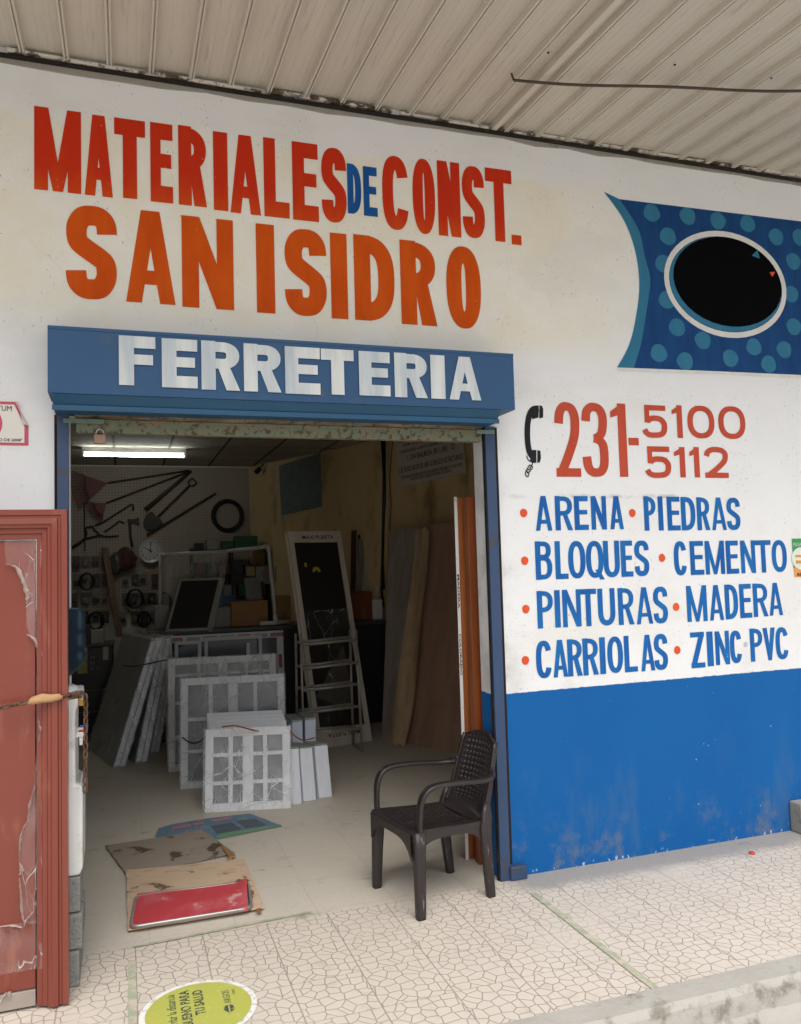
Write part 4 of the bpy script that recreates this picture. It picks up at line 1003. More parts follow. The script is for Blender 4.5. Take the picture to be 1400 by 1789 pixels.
lm.build('red_strip', mat('faded_red_print', 'b5606a', 'c08a8c', 30, .6), de)
ca = sheetpx([(184, 1481), (352, 1453), (411, 1494), (222, 1533)], .006, .004, .006)
ca.build('cardboard_sheet', card_mat('stained_cardboard', 'a09385', '8d8073', '4a3a2e', 5.5, .57, .62), label='greyish stained cardboard sheet lying farthest from the door', cat='cardboard')
fp = MB(); fp.poly([fl(383, 1473, .016), fl(412, 1494, .020), fl(396, 1511, .014), fl(400, 1497, .030)]); fp.build('cardboard_scrap', M['cardboard'], label='folded brown flap at the corner of the far cardboard sheet', cat='cardboard')
cb2 = sheetpx([(221, 1526), (426, 1506), (462, 1592), (224, 1632)], .012, .005, .004)
cb2.build('cardboard_sheet', card_mat('tan_cardboard', 'cbb298', 'b99f83', '54402d', 5.8, .58, .63), label='tan cardboard sheet with dark wet stains lying under the red mat tray', cat='cardboard')
MB().poly([fl(432, 1550, .019), fl(440, 1548, .019), fl(458, 1592, .019), fl(450, 1596, .019)]).build('cardboard_crease', mat('brown_crease_paper', '8d6142', '7a5237', 8, .7), label='dark brown paper strip on the tan cardboard beside the tray', cat='paper strip')
ty = thing('mat_tray', 'shallow silver metal tray with rounded rim lying on the tan cardboard', 'tray', fl(335, 1580, .02))
rp = [fl(238, 1566, .035), fl(434, 1541, .035), fl(440, 1586, .035), fl(228, 1620, .035)]
rc = []
for i in range(4):
    p0, p1, p2 = rp[i - 1], rp[i], rp[(i + 1) % 4]
    a = p1 + (p0 - p1).normalized() * .05; b = p1 + (p2 - p1).normalized() * .05
    for k in range(6):
        t_ = k / 5; rc.append(a.lerp(p1, t_).lerp(p1.lerp(b, t_), t_))
cen = sum(rc, V3()) / len(rc)
rim = MB().tube(rc, .008, 8, closed=True); rim.build('tray_rim', mat('tray_aluminium', 'b5b3b0', '9c9894', 12, .35, .5, metal=.6), ty, smooth=True)
tb = MB(); low = [p.lerp(cen, .03) - V3((0, 0, .014)) for p in rc]; n = len(rc)
tb.add(rc + low, [(i, (i + 1) % n, n + (i + 1) % n, n + i) for i in range(n)] + [tuple(range(n, 2 * n))]); tb.build('tray_pan', mat('tray_aluminium', 'b5b3b0'), ty)
g = G('red_foam_mat'); wn = g.noise(7, 5, .65)
c_ = g.mix(g.noise(4, 4), lin('b0383e'), lin('ba444a')); c_ = g.mix(g.mul(g.ss(g.noise(5, 3, .6), .45, .7), .4), c_, lin('c4707a'))
c_ = g.mix(g.mul(g.ss(wn, .60, .68), .8), c_, lin('c8a5a0')); c_ = g.mix(g.mul(g.ss(g.noise(11, 4, .6), .70, .73), .8), c_, lin('5a1520'))
g.bump(g.noise(140, 3), .12, .002); redm = g.fin(c_, .6, .3)
mq = [(240, 1561), (431, 1541), (434, 1586), (230, 1617)]
rm = MB(); a, b, c_, d = [fl(x, y, .040) for x, y in mq]
def RP(u, v, dz):
    p = a.lerp(b, u).lerp(d.lerp(c_, u), v); p.z = .030 + dz + .004 * math.sin(u * 7) * math.sin(v * 3) + (.022 * max(0, u - .9) * 10 * (1 - v) ** 2 if u > .9 else 0); return p
rm.grid(lambda u, v: RP(u, v, .010), 24, 12); rm.grid(lambda u, v: RP(u, v, -.002), 24, 12)
for fn in (lambda t_: (0, t_), lambda t_: (1, t_), lambda t_: (t_, 1), lambda t_: (t_, 0)):
    ee = [i / 24 for i in range(25)]
    rm.add([RP(*fn(t_), .010) for t_ in ee] + [RP(*fn(t_), -.002) for t_ in ee], [(i, i + 1, 26 + i, 25 + i) for i in range(24)])
rm.build('foot_mat', redm, label='worn red foam foot mat lying in the silver tray', cat='mat')
# red bottle cap and concrete stub on the right
p = fl(1314, 1492)
MB().lathe((p.x, p.y, .001), (0, 0, 1), [(.016, 0), (.017, .004), (.014, .012), (.004, .013)], 14).build('bottle_cap', mat('red_cap', 'd0402f', 'b83326'), label='small red bottle cap on the tiles near the right edge', cat='bottle cap', smooth=True)
p = at(1385, 1450, -.02)
sb = MB(); sb.box(p.x, p.x + .8, -.10, -.002, .0, at(1388, 1402, -.05).z).box(p.x + .05, p.x + .8, -.22, -.1005, .0, .09); sb.build('concrete_step', M['cement'], label='rough low concrete step against the blue wall at the right edge', cat='step', bev=.01)

# ================================================================== STICKERS AND POSTERS ON THE FACADE
PF = wallfr(-.003)
po = thing('paper_poster', 'white paper poster with pink red border and curling corner on the left wall', 'poster', at(20, 740))
a, b = at(-130, 740).x, at(48, 740).x; zt2 = at(20, 702).z; zb2 = at(20, 778).z
MB().poly([PF.pt(x, z) for x, z in [(a, zb2), (b + .005, zb2), (b + .005, zt2 - .11), (b - .05, zt2), (a, zt2)]]).build('poster_border', mat('poster_red', 'c4506a', 'b84a5e', 6, .6), po)
MB().poly([PF.pt(x, z, .0015) for x, z in [(a + .01, zb2 + .012), (b - .012, zb2 + .012), (b - .012, zt2 - .11), (b - .055, zt2 - .014), (a + .01, zt2 - .014)]]).build('poster_paper', mat('poster_white', 'dedad2', 'd2cdc4', 5, .6), po)
e = MB(); e.grid(lambda u, v: PF.pt(b - .05 + .055 * u + .012 * v * (1 - u), zt2 - .11 * u - .05 * v * (1 - abs(2 * u - 1)) - .002, .003 + .016 * math.sin(v * 2.6)), 8, 8)
e.build('curled_corner', mat('poster_pale', 'd8c8c4', 'cbb8b3', 5, .6), po, smooth=True)
tx = MB(); tx.text('TUM', PF, at(0, 714).x - .012, at(10, 718).z, .034, .8, .0, .003, width=.062); tx.text('O DE 2008"', PF, at(-2, 768).x, at(10, 771).z, .018, .8, .01, .003, width=.10); tx.build('poster_words', blk, po)
p = at(-8, 740); MB().disc(PF, p.x, p.z, .03, .056, .003, 28).build('poster_emblem', mat('poster_red', 'c4506a'), po)
gs = thing('promo_sticker', 'small green and orange promotional sticker on the wall at the right edge beside CEMENTO', 'sticker', at(1398, 975))
x0_, x1_ = at(1385, 975).x, at(1385, 975).x + .23; z1_, z0_ = at(1392, 941).z, at(1392, 1008).z
MB().poly([PF.pt(x, z) for x, z in [(x0_, z0_ + .06), (x1_, z0_ + .06), (x1_, z1_), (x0_, z1_)]]).build('green_panel', mat('sticker_green', '2f8a45', '37944c', 5, .4), gs)
MB().poly([PF.pt(x, z) for x, z in [(x0_ + .004, z0_), (x1_, z0_), (x1_, z0_ + .0595), (x0_ + .004, z0_ + .0595)]]).build('orange_panel', mat('sticker_orange', 'd8703a', 'e0a04a', 7, .4), gs)
MB().disc(PF, x0_ + .07, (z0_ + z1_) / 2 - .005, .082, .072, .001, 30).build('white_disc', mat('sticker_white', 'd9dcd2', 'c3d0c0', 20, .4), gs)
tx = MB(); tx.text('PEGAT', PF, x0_ + .004, z1_ - .048, .030, .8, .02, .002, width=.085); tx.build('sticker_words', whp, gs)
tx = MB(); tx.text('AC', PF, x0_ + .022, z0_ + .006, .030, .8, .03, .002, width=.05); tx.build('sticker_words', blk, gs)
MB().box(x0_ + .02, x0_ + .10, z0_ + .085, z0_ + .105, .0018, .0022, PF).box(x0_ + .02, x0_ + .10, z0_ + .125, z0_ + .14, .0018, .0022, PF).build('sticker_bars', mat('sticker_yellow', 'd9b13a', 'c04a3a', 60, .4), gs)

# ================================================================== SHOP INTERIOR
UP = V3((0, 0, 1))
def slab_fr(O, U, Vv):
    O, U, Vv = V3(O), V3(U), V3(Vv); u = U - O; v = Vv - O
    return Fr(O, u, v), u.length, v.length
def uv(fr, p):
    d = p - fr.o; k = fr.u.dot(fr.v); a, b = d.dot(fr.u), d.dot(fr.v); e = 1 - k * k
    return (a - k * b) / e, (b - k * a) / e
def lean(A, B, deg, py):
    """upright frame standing on floor points A,B leaning back by deg; height so that its top left reaches photo row py"""
    A, B = V3(A), V3(B); u = (B - A).normalized(); n = V3((-u.y, u.x, 0)); n = n if n.y > 0 else -n
    v = n * math.sin(R(deg)) + UP * math.cos(R(deg)); lo, hi = .1, 4
    for _ in range(40):
        m_ = (lo + hi) / 2; p = A + v * m_ - CAM; y = p.dot(DN) / p.dot(FW) * FPX + 894.5
        if y > py: lo = m_
        else: hi = m_
    return Fr(A, u, v), (B - A).length, lo
def boxpx(mb, xl, xr, yt, Y, depth, z0, z1=None):
    a = at(xl, yt, Y); b = at(xr, yt, Y); z1 = z1 if z1 is not None else (a.z + b.z) / 2
    mb.box(a.x, b.x, Y, Y + depth, z0, z1); return a.x, b.x, z1
# ---- fluorescent lamp
LY = 5.75; lt = thing('fluorescent_lamp', 'lit fluorescent batten lamp on the shop ceiling', 'lamp', at(234, 780, LY))
la, lb = at(143, 775, LY), at(325, 783, LY)
MB().box(la.x, lb.x, LY - .05, LY + .05, CEIL - .06, CEIL - .001).build('lamp_housing', M['white_metal'], lt, bev=.004)
g = G('lit_tube'); g.fin((1, 1, 1), .4); g.set(g.b.inputs['Emission Color'], (.93, 1.0, .98)); g.b.inputs['Emission Strength'].default_value = 21.0
MB().tube([(la.x + .03, LY - .045, CEIL - .095), (lb.x - .03, LY - .045, CEIL - .095)], .012, 10).build('tube', g.m, lt, smooth=True)
for x in (la.x + .015, lb.x - .015): MB().box(x - .012, x + .012, LY - .065, LY - .02, CEIL - .115, CEIL - .0605).build('lamp_holder', M['white_metal'], lt, bev=.003)

# ---- pegboard and the tools hanging on it
PB = 7.385
g = G('pegboard_panel'); x_, y_, z_ = g.xyz()
hx = g.math('FRACT', g.math('MULTIPLY', x_, 25)); hz = g.math('FRACT', g.math('MULTIPLY', z_, 25))
hd = g.math('MAXIMUM', g.math('ABSOLUTE', g.math('SUBTRACT', hx, .5)), g.math('ABSOLUTE', g.math('SUBTRACT', hz, .5)))
M['peg'] = g.fin(g.mix(g.ss(hd, .16, .10), g.mix(g.noise(2, 4), lin('a89c8a'), lin('93877a')), lin('3a352f')), .7, .3)
ax_, bx_ = at(112, 900, PB).x, at(436, 900, PB).x
xm = at(148, 900, PB).x
for x0_, x1_, lb_ in ((ax_ - .6, xm - .003, 'pale pegboard panel at the left edge of the back wall, behind the rakes'), (xm + .003, bx_, 'wide pale pegboard on the back wall with tools and a tyre hanging on it')):
    MB().box(x0_, x1_, PB, PB + .012, 1.15, CEIL - .02).build('pegboard', M['peg'], label=lb_, cat='pegboard')
toolw = wood_material('dark_tool_wood', '4a3a2a', '3a2c20', 4, (2, 2, 2)); tsteel = mat('dark_tool_steel', '2b2a29', '1f1e1e', 14, .45, .5, metal=.4)
redst = mat('dark_red_rake_steel', '6b2420', '571c19', 9, .5, .4)
TY = PB - .03
def tp_(a, b, d=0): return at(a, b, TY - d)
zz = lambda l, sx=100, sy=700, k=4: [(a / k + sx, b / k + sy) for a, b in l]
def rake(apex, hend, tips, label):
    r_ = thing('leaf_rake', label, 'rake', tp_(*apex)); ap = tp_(*apex)
    MB().tube([ap, tp_(*hend)], .013, 8).build('handle', toolw, r_, smooth=True)
    n_ = 20; T_ = []
    for k in range(n_):
        t_ = k / (n_ - 1); i = t_ * (len(tips) - 1); j = min(int(i), len(tips) - 2); fr_ = i - j
        T_.append(tp_(tips[j][0] + (tips[j + 1][0] - tips[j][0]) * fr_, tips[j][1] + (tips[j + 1][1] - tips[j][1]) * fr_, .01))
    mid = [ap.lerp(t_, .60) for t_ in T_]
    MB().prism([ap] + mid, (0, -.006, 0)).build('fan', redst, r_)
    ti = MB()
    for m_, t_ in zip(mid, T_): ti.tube([m_ + V3((0, -.008, 0)), m_.lerp(t_, .8) + V3((0, -.012, 0)), t_ + V3((0, -.035, 0))], .0045, 5)
    ti.build('tines', redst, r_, kind='stuff', label='row of thin rake tines')
rake((188, 844), (331, 822), [(122, 822), (124, 850), (128, 872), (138, 891)], 'larger dark red fan rake, upper of the two rakes on the pegboard')
rake((186, 879), (330, 824), [(151, 878), (154, 893), (163, 906), (177, 914)], 'smaller fan rake hung below the large red rake')
MB().tube([tp_(254, 891), tp_(300, 852), tp_(334, 823)], [.032, .024, .020], 8).build('hoe_handle', toolw, label='thick dark wooden handle beside the rake handles', cat='tool handle', smooth=True)
so_ = thing('shovel', 'pointed shovel with D shaped grip hanging diagonally on the pegboard', 'shovel', tp_(264, 912))
MB().tube([tp_(276, 903), tp_(331, 849)], .015, 8).build('handle', toolw, so_, smooth=True)
MB().tube([tp_(*p) for p in [(331, 849), (329, 842), (336, 835), (344, 844), (338, 849)]], .012, 8, closed=True).build('grip', tsteel, so_, smooth=True)
MB().prism([tp_(*p) for p in zz([(655, 775), (622, 800), (602, 850), (608, 890), (635, 908), (690, 905), (735, 855), (728, 838), (715, 825), (690, 812), (668, 778)])], (0, -.02, 0)).build('blade', tsteel, so_, bev=.006)
MB().tube([tp_(257, 935), tp_(377, 862)], [.017, .014], 8).build('stick', toolw, label='straight wooden stick hanging right below the shovel', cat='stick', smooth=True)
c_ = at(398, 901, TY); rr_ = (at(423, 901, TY).x - at(373, 901, TY).x) / 2
MB().tube([c_ + V3((rr_ * math.cos(t_), 0, rr_ * 1.04 * math.sin(t_))) for t_ in [2 * math.pi * k / 40 for k in range(40)]], .030, 10, closed=True).build('tyre', mat('black_rubber', '17171a', '101012', 6, .7), label='black wheelbarrow tyre hanging on the pegboard', cat='tyre', smooth=True)
axe = thing('axe', 'small axe with wide blade hanging blade up on the pegboard', 'axe', tp_(230, 930))
MB().tube([tp_(227, 912), tp_(228, 935), tp_(231, 955)], [.018, .015, .02], 8).build('handle', toolw, axe, smooth=True)
MB().prism([tp_(*p) for p in zz([(492, 828), (535, 830), (572, 816), (574, 870), (540, 852), (496, 858)])], (0, -.02, 0)).build('head', tsteel, axe, bev=.003)
MB().tube([tp_(*p) for p in zz([(262, 872), (320, 850), (500, 735), (522, 722), (534, 735), (530, 768)])], .011, 8).build('crowbar', tsteel, label='longer hooked crowbar on the pegboard under the rakes', cat='crowbar', smooth=True)
MB().tube([tp_(*p) for p in zz([(326, 912), (345, 908), (412, 862), (432, 840), (448, 846), (468, 858)])], .010, 8).build('crowbar', tsteel, label='short bent crowbar beside the axe', cat='crowbar', smooth=True)
br_ = MB(); br_.tube([tp_(*p) for p in zz([(104, 1030), (150, 1000), (195, 965), (205, 930), (200, 890), (245, 878), (265, 905), (300, 940), (340, 950), (430, 944)])], [.022, .02, .018, .016, .014, .013, .013, .012, .010, .008], 7); br_.tube([tp_(*p) for p in zz([(200, 965), (280, 945), (320, 945)])], .012, 7); br_.tube([tp_(*p) for p in zz([(190, 710), (193, 880), (195, 1050)])], .007, 6)
br_.build('scythe_frame', tsteel, label='dark branching metal tool hanging at the left of the pegboard', cat='tool', smooth=True)
ck = thing('wall_clock', 'round silver rimmed wall clock with white face on the pegboard', 'clock', at(264, 964, 7.30))
cc = at(263.5, 963, 7.30); rc_ = (at(284, 963, 7.3).x - at(243, 963, 7.3).x) / 2; CF = Fr(cc, (1, 0, 0), (0, 0, 1), (0, -1, 0))
MB().ring(CF, 0, 0, rc_, rc_ * 1.06, .012, .02).lathe(cc + V3((0, .055, 0)), (0, -1, 0), [(rc_, 0), (rc_, .074), (rc_ - .012, .0745), (rc_ - .014, .060), (rc_ - .03, .056)], 40).build('rim', mat('clock_chrome', 'aeb0b2', '94979a', 6, .3, .5, metal=.8), ck, smooth=False)
MB().disc(CF, 0, 0, rc_ - .010, rc_ - .010, .003, 40).build('face', mat('clock_face_white', 'c9c5bc', 'bdb9b0', 4, .5), ck)
nm = MB()
for k in range(1, 13):
    a_ = R(90 - 30 * k); nm.text(str(k), CF, (rc_ - .045) * math.cos(a_) - .018, (rc_ - .045) * math.sin(a_) - .016, .044, .8, .02, .0045)
nm.build('numerals', M['black'], ck)
hd_ = MB()
for ang, ln, wd_2 in ((92, .125, .006), (146, .085, .008)):
    d_ = V3((math.cos(R(ang)), 0, math.sin(R(ang)))); n_ = V3((-d_.z, 0, d_.x))
    hd_.poly([cc + V3((0, -.006, 0)) + n_ * wd_2 - d_ * .02, cc + V3((0, -.006, 0)) - n_ * wd_2 - d_ * .02, cc + V3((0, -.006, 0)) - n_ * wd_2 * .5 + d_ * ln, cc + V3((0, -.006, 0)) + n_ * wd_2 * .5 + d_ * ln])
hd_.build('hands', M['black'], ck)

# ---- small goods hanging under the tools
r2 = random.Random(11)
packc = [mat('pack_%s' % n_, a, b, 18, .35, .5) for n_, a, b in (('dark', '2e2c2a', '201f1e'), ('grey', '5a5753', '403e3b'), ('clear', '74746f', '4a4946'), ('red', '5d2b27', '45211f'), ('pale', '857f73', '605c54'), ('navy', '2c3546', '222a39'))]
pw = ['black', 'grey', 'silvery', 'dull red', 'pale', 'navy']; ORD = ['first', 'second', 'third', 'fourth', 'fifth', 'sixth', 'seventh', 'eighth', 'ninth', 'tenth', 'eleventh', 'twelfth']; cnt = {}
for rowi, yy in enumerate((972, 1003, 1036, 1068)):
    for k in range(9):
        xx = 133 + k * 17 + r2.uniform(-3, 3)
        if 196 < xx < 206 or (rowi == 0 and (k in (4, 5, 6, 7, 8))): continue
        p = at(xx, yy, PB - .012); w_ = r2.uniform(.055, .095); h_2 = r2.uniform(.13, .21); mi_ = r2.randrange(6)
        cnt[rowi] = cnt.get(rowi, -1) + 1
        hp = thing('hanging_pack', '%s goods on %s card, %s in the %s row below the tools' % (pw[mi_], pw[(mi_ + 4) % 6], ORD[cnt[rowi]], ['top', 'second', 'third', 'bottom'][rowi]), 'pack', p, 'carded packs hanging on the back wall')
        MB().box(p.x - w_ / 2 - .012, p.x + w_ / 2 + .012, p.y - .004, p.y, p.z - h_2, p.z).build('card', packc[(mi_ + 4) % 6], hp)
        c2 = MB(); zc = p.z - h_2 * .62; c2.lathe((p.x, p.y - .004, zc), (0, -1, 0), [(w_ * .5, 0), (w_ * .46, .025), (w_ * .3, .032)], 8); c2.build('item', packc[mi_], hp)
bagm = mat('bundled_dark_red_bag', '5d2e2c', '403430', 5, .7, .3)
for (a, b, rx, ry, nm_, m_) in ((219, 977, .13, .15, 'dark red cloth bundle hanging under the axe', bagm), (203, 985, .10, .14, 'grey cloth bundle hanging left of the dark red one', packc[1])):
    p = at(a, b, PB - .10); e = MB()
    def bp(u, v, p=p, rx=rx, ry=ry):
        th = u * 2 * math.pi; ph2 = (v - .5) * math.pi; k = 1 + .16 * math.sin(5 * th + 4 * v) + .1 * math.sin(9 * v * 3 + th)
        return p + V3((rx * k * math.cos(ph2) * math.cos(th), .07 * k * math.cos(ph2) * math.sin(th), ry * math.sin(ph2) * (1 + .1 * math.sin(3 * th))))
    e.grid(bp, 24, 14); e.build('cloth_bundle', m_, label=nm_, cat='bundle', smooth=True)
for a, b, rr_, lb_ in ((152, 1016, .085, 'dark coil of cable hanging left among the carded packs'), (236, 1046, .10, 'dark coil of hose hanging under the cloth bundle'), (252, 1082, .08, 'small dark coil hanging lowest under the clock'), (168, 1084, .09, 'dark coil hanging low beside the black cabinet'), (287, 1050, .09, 'dark coil hanging right of the packs beside the plastic sheet')):
    p = at(a, b, PB - .06); MB().tube([p + V3((rr_ * (1 + .12 * math.sin(k * .9)) * math.cos(k * .55), -.012 * (k % 5), rr_ * 1.25 * math.sin(k * .55))) for k in range(46)], .011, 6).build('cable_coil', M['black'], label=lb_, cat='coil', smooth=True)
f1_, a_, h_ = slab_fr(at(203, 1112, 6.9), at(210, 1112, 6.9), at(177, 956, 7.3))
MB().box(0, .085, 0, h_, -.02, 0, f1_).build('leaning_board', wood_material('old_brown_board', '7a5a42', '5c4331', 3, (10, 10, .7)), label='narrow brown board leaning against the back wall left of the clock', cat='board', bev=.01)

# ---- black cabinet with price stickers at the left
kb_ = thing('black_cabinet', 'black cabinet with pale sticker labels standing behind the white dispenser', 'cabinet', at(165, 1330, 5.0))
Yc = 4.9; xa, xb, zt3 = at(100, 1128, Yc).x, at(198, 1128, Yc).x, at(165, 1130, Yc).z
MB().box(xa, xb, Yc, Yc + .5, .05, zt3).build('cabinet_body', M['black'], kb_, bev=.01)
MB().box(xa - .01, xb + .01, Yc - .012, Yc + .5, zt3 + .001, zt3 + .02).build('cabinet_top', mat('cabinet_grey', '4a4a4c', '3d3d3f', 5, .5), kb_, bev=.003)
for yy in (1204, 1242):
    z_2 = at(170, yy, Yc).z; MB().box(xa + .01, xb - .01, Yc - .008, Yc - .001, z_2 - .012, z_2).build('drawer_edge', mat('cabinet_grey', '4a4a4c'), kb_)
CFr = wallfr(Yc - .003)
def stick(x0, x1, y0, y1, m_, nm='price_sticker'):
    a, b = at(x0, y0, Yc), at(x1, y1, Yc); MB().box(a.x, b.x, b.z, a.z, 0, .002, CFr).build(nm, m_, kb_)
pale = mat('pale_sticker', 'a8a694', '96947f', 14, .5); yel = mat('yellow_sticker', 'a89a4f', '94884a', 14, .5)
stick(138, 153, 1130, 1137, pale); stick(137, 153, 1138, 1155, mat('olive_sticker', '7d7a52', '9a9372', 20, .5)); stick(136, 153, 1157, 1176, yel); stick(180, 190, 1130, 1152, pale)
tx = MB()
for s_, yy in (('10', 1153), ('50', 1162), ('50 01', 1171)):
    p = at(157, yy, Yc); tx.text(s_, CFr, p.x, p.z, .055, .9, .0, .002)
tx.build('painted_figures', mat('grey_figures', '8a8a86', None, 5, .6), kb_)
o = MB(); boxpx(o, 159, 182, 1100, Yc + .12, .16, zt3 + .021, at(170, 1101, Yc + .12).z); ow = o.build('card_box', mat('white_card', 'aaa79d', '98958b', 8, .7), label='small pale card box standing on the black cabinet', cat='box', bev=.003)
o = MB(); boxpx(o, 138, 158, 1090, Yc + .16, .2, zt3 + .021, at(150, 1092, Yc + .16).z); o.build('dark_box', M['black'], label='dark box on the black cabinet left of the pale card box', cat='box', bev=.004)

# ---- counter
CY, CZ = 4.45, 1.10
ct = thing('shop_counter', 'long black shop counter behind the stacked windows', 'counter', (1.3, CY + .3, 0))
cx0, cx1 = at(262, 1098, CY).x, at(676, 1085, CY).x
MB().box(cx0, cx1 - .02, CY + .02, CY + .55, .0, CZ - .04).build('counter_body', mat('counter_black', '232326', '1c1c1f', 4, .45), ct)
MB().box(cx0 - .02, cx1, CY, CY + .57, CZ - .039, CZ).build('counter_top', mat('counter_top_grey', '4b4a48', '3d3c3b', 6, .4), ct, bev=.006)
# ---- rack of goods on the back right
rk = thing('goods_rack', 'dark shelf rack crowded with small goods against the back wall', 'shelf', (1.3, 6.9, 0))
RY = 6.85; rx0, rx1 = at(335, 1000, RY).x, at(498, 1000, RY).x; rx1 = min(rx1, 1.86)
rzs = [at(450, y, RY).z for y in (958, 1000, 1040, 1085)]
for x in (rx0, (rx0 + rx1) / 2, rx1 - .03): MB().box(x, x + .03, RY, RY + .3, 0, rzs[0] + .02).build('upright', M['black'], rk)
for z in rzs: MB().box(rx0, rx1, RY + .001, RY + .32, z - .02, z).build('shelf_board', M['black'], rk)
gcol = [mat('goods_%s' % n_, a, b, 22, .5) for n_, a, b in (('green', '2c5a38', '244a2d'), ('navy', '2c3a4e', '263242'), ('dun', '6a6050', '554d42'), ('white', '8a8984', '706f6b'), ('red', '643630', '522d28'), ('black', '2a2a2c', '1d1d1f'))]
gname = ['green', 'navy blue', 'dull brown', 'pale grey', 'dull red', 'black']
for si, z in enumerate(rzs):
    x = rx0 + .05; k = 0
    while x < rx1 - .14:
        w_ = r2.uniform(.09, .2); h_2 = r2.uniform(.07, .16); mi_ = r2.randrange(6)
        if si == 0 and x > rx1 - .50: mi_ = 0; w_ = .30; h_2 = .17
        o = MB().box(x, min(x + w_, rx1 - .04), RY + .02, RY + .2, z + .001, z + h_2).build('goods_box', gcol[mi_], bev=.004, label='%s goods box, %s from the left on the %s board of the dark rack' % (gname[mi_], ORD[k], ['top', 'second', 'third', 'lowest'][si]), cat='box', group='goods boxes on the dark rack')
        x += w_ + r2.uniform(.01, .05); k += 1
# papers clipped to the rack front
for a, b, c_, d, col_, lb_ in ((430, 446, 990, 1006, 'a3986a', 'yellow paper slip hanging from the rack'), (447, 461, 990, 1016, '9c9a96', 'grey paper hanging beside the yellow slip on the rack'), (461, 473, 988, 1020, '8d7b78', 'dull pinkish paper hanging behind the pipe frame'), (427, 456, 1010, 1047, '98948c', 'large printed grey sheet hanging lowest on the rack'), (480, 499, 990, 1016, '8a8b8d', 'pale blue grey paper behind the right pipe of the frame')):
    p0_, p1_ = at(a, c_, RY - .03), at(b, d, RY - .03); e = MB()
    e.grid(lambda u, v: V3((p0_.x + (p1_.x - p0_.x) * u + .02 * (1 - v) * (1 if b - a > 25 else 0), RY - .03 - .012 * math.sin(u * 3 + v * 2), p1_.z + (p0_.z - p1_.z) * v)), 6, 6)
    e.build('hung_paper', mat('paper_' + col_, col_, None, 20, .8), label=lb_, cat='paper', smooth=True)

# ---- things on the counter
ZC = CZ + .001
def crate(name, xl, xr, yt, Y, dep, m_, label, z0=ZC, tape_=False, rot=0):
    b_ = MB(); x0, x1, z1 = boxpx(b_, xl, xr, yt, Y, dep, z0); t_ = thing(name, label, 'box', ((x0 + x1) / 2, Y, z0)); b_.build('carton', m_, t_, bev=.004)
    if tape_:
        xm_ = (x0 + x1) / 2; MB().box(xm_ - .03, xm_ + .03, Y - .003, Y - .0005, z0 + .01, z0 + (z1 - z0) * .45).build('packing_tape', mat('brown_packing_tape', '8a5a30', None, 10, .4), t_)
        MB().box(x0 + .001, x1 - .001, Y + dep / 2 - .003, Y + dep / 2 + .003, z1 + .0005, z1 + .002).build('lid_seam', mat('seam_dark', '5a3a22'), t_)
    return t_
crate('cardboard_box', 404, 468, 1051, 4.62, .30, M['cardboard'], 'brown cardboard box with tape strip standing on the counter behind the white pipe frame', tape_=True)
crate('cardboard_box', 483, 508, 1041, 4.72, .25, M['cardboard'], 'smaller brown cardboard box on the counter right of the pipe frame', tape_=True)
crate('cardboard_box', 618, 651, 1034, 4.60, .22, mat('red_brown_carton', '8a4a30', '774029', 7, .8), 'reddish brown box at the right end of the counter', tape_=True)
crate('white_carton', 651, 668, 1047, 4.58, .14, M['white_pvc'], 'little white box beside the reddish brown box on the counter', tape_=False)
crate('blue_carton', 384, 412, 1041, 4.90, .15, mat('blue_carton', '2f5687', '274a75', 7, .6), 'blue box on the counter behind the leaning fly screen', tape_=False)
crate('grey_bundle', 372, 403, 1062, 4.66, .25, mat('grey_wrapped_bundle', '8f8d88', '73716c', 12, .5), 'grey wrapped bundle on the counter behind the fly screen', tape_=False)
crate('white_carton', 271, 296, 1059, 4.75, .2, mat('dull_white_carton', '9a9994', '85847f', 8, .6), 'dull white carton standing on the counter under the plastic sheet', tape_=False)
# fly screen leaning on the counter
def framed(fr, wd, h, bar, th, m_, parent, name='frame', w0=0):
    b_ = MB(); b_.box(0, bar, 0, h, w0 - th, w0, fr); b_.box(wd - bar, wd, 0, h, w0 - th, w0, fr); b_.box(bar, wd - bar, 0, bar, w0 - th, w0 - .0005, fr); b_.box(bar, wd - bar, h - bar, h, w0 - th, w0 - .0005, fr)
    return b_.build(name, m_, parent, bev=.002)
mesh_m = mat('dark_fly_mesh', '33332f', '2a2a27', 30, .7, .3); alu = mat('pale_aluminium', 'b9bab4', 'a6a7a1', 8, .35, .5, metal=.3)
O_ = at(289, 1098, 4.46); O_.z = ZC; U_ = at(366, 1104, 4.40); U_.z = ZC
sfr, sw_, sh_ = slab_fr(O_, U_, at(314, 1011, 4.74))
fs_ = thing('fly_screen', 'aluminium framed fly screen with dark mesh leaning on the counter', 'screen', O_)
framed(sfr, sw_, sh_, .026, .02, alu, fs_); MB().box(.0262, sw_ - .0262, .0262, sh_ - .0262, -.012, -.008, sfr).build('mesh', mesh_m, fs_); MB().box(sw_ - .012, sw_ + .03, .0, sh_, -.06, -.0205, sfr).build('side_frame', alu, fs_)
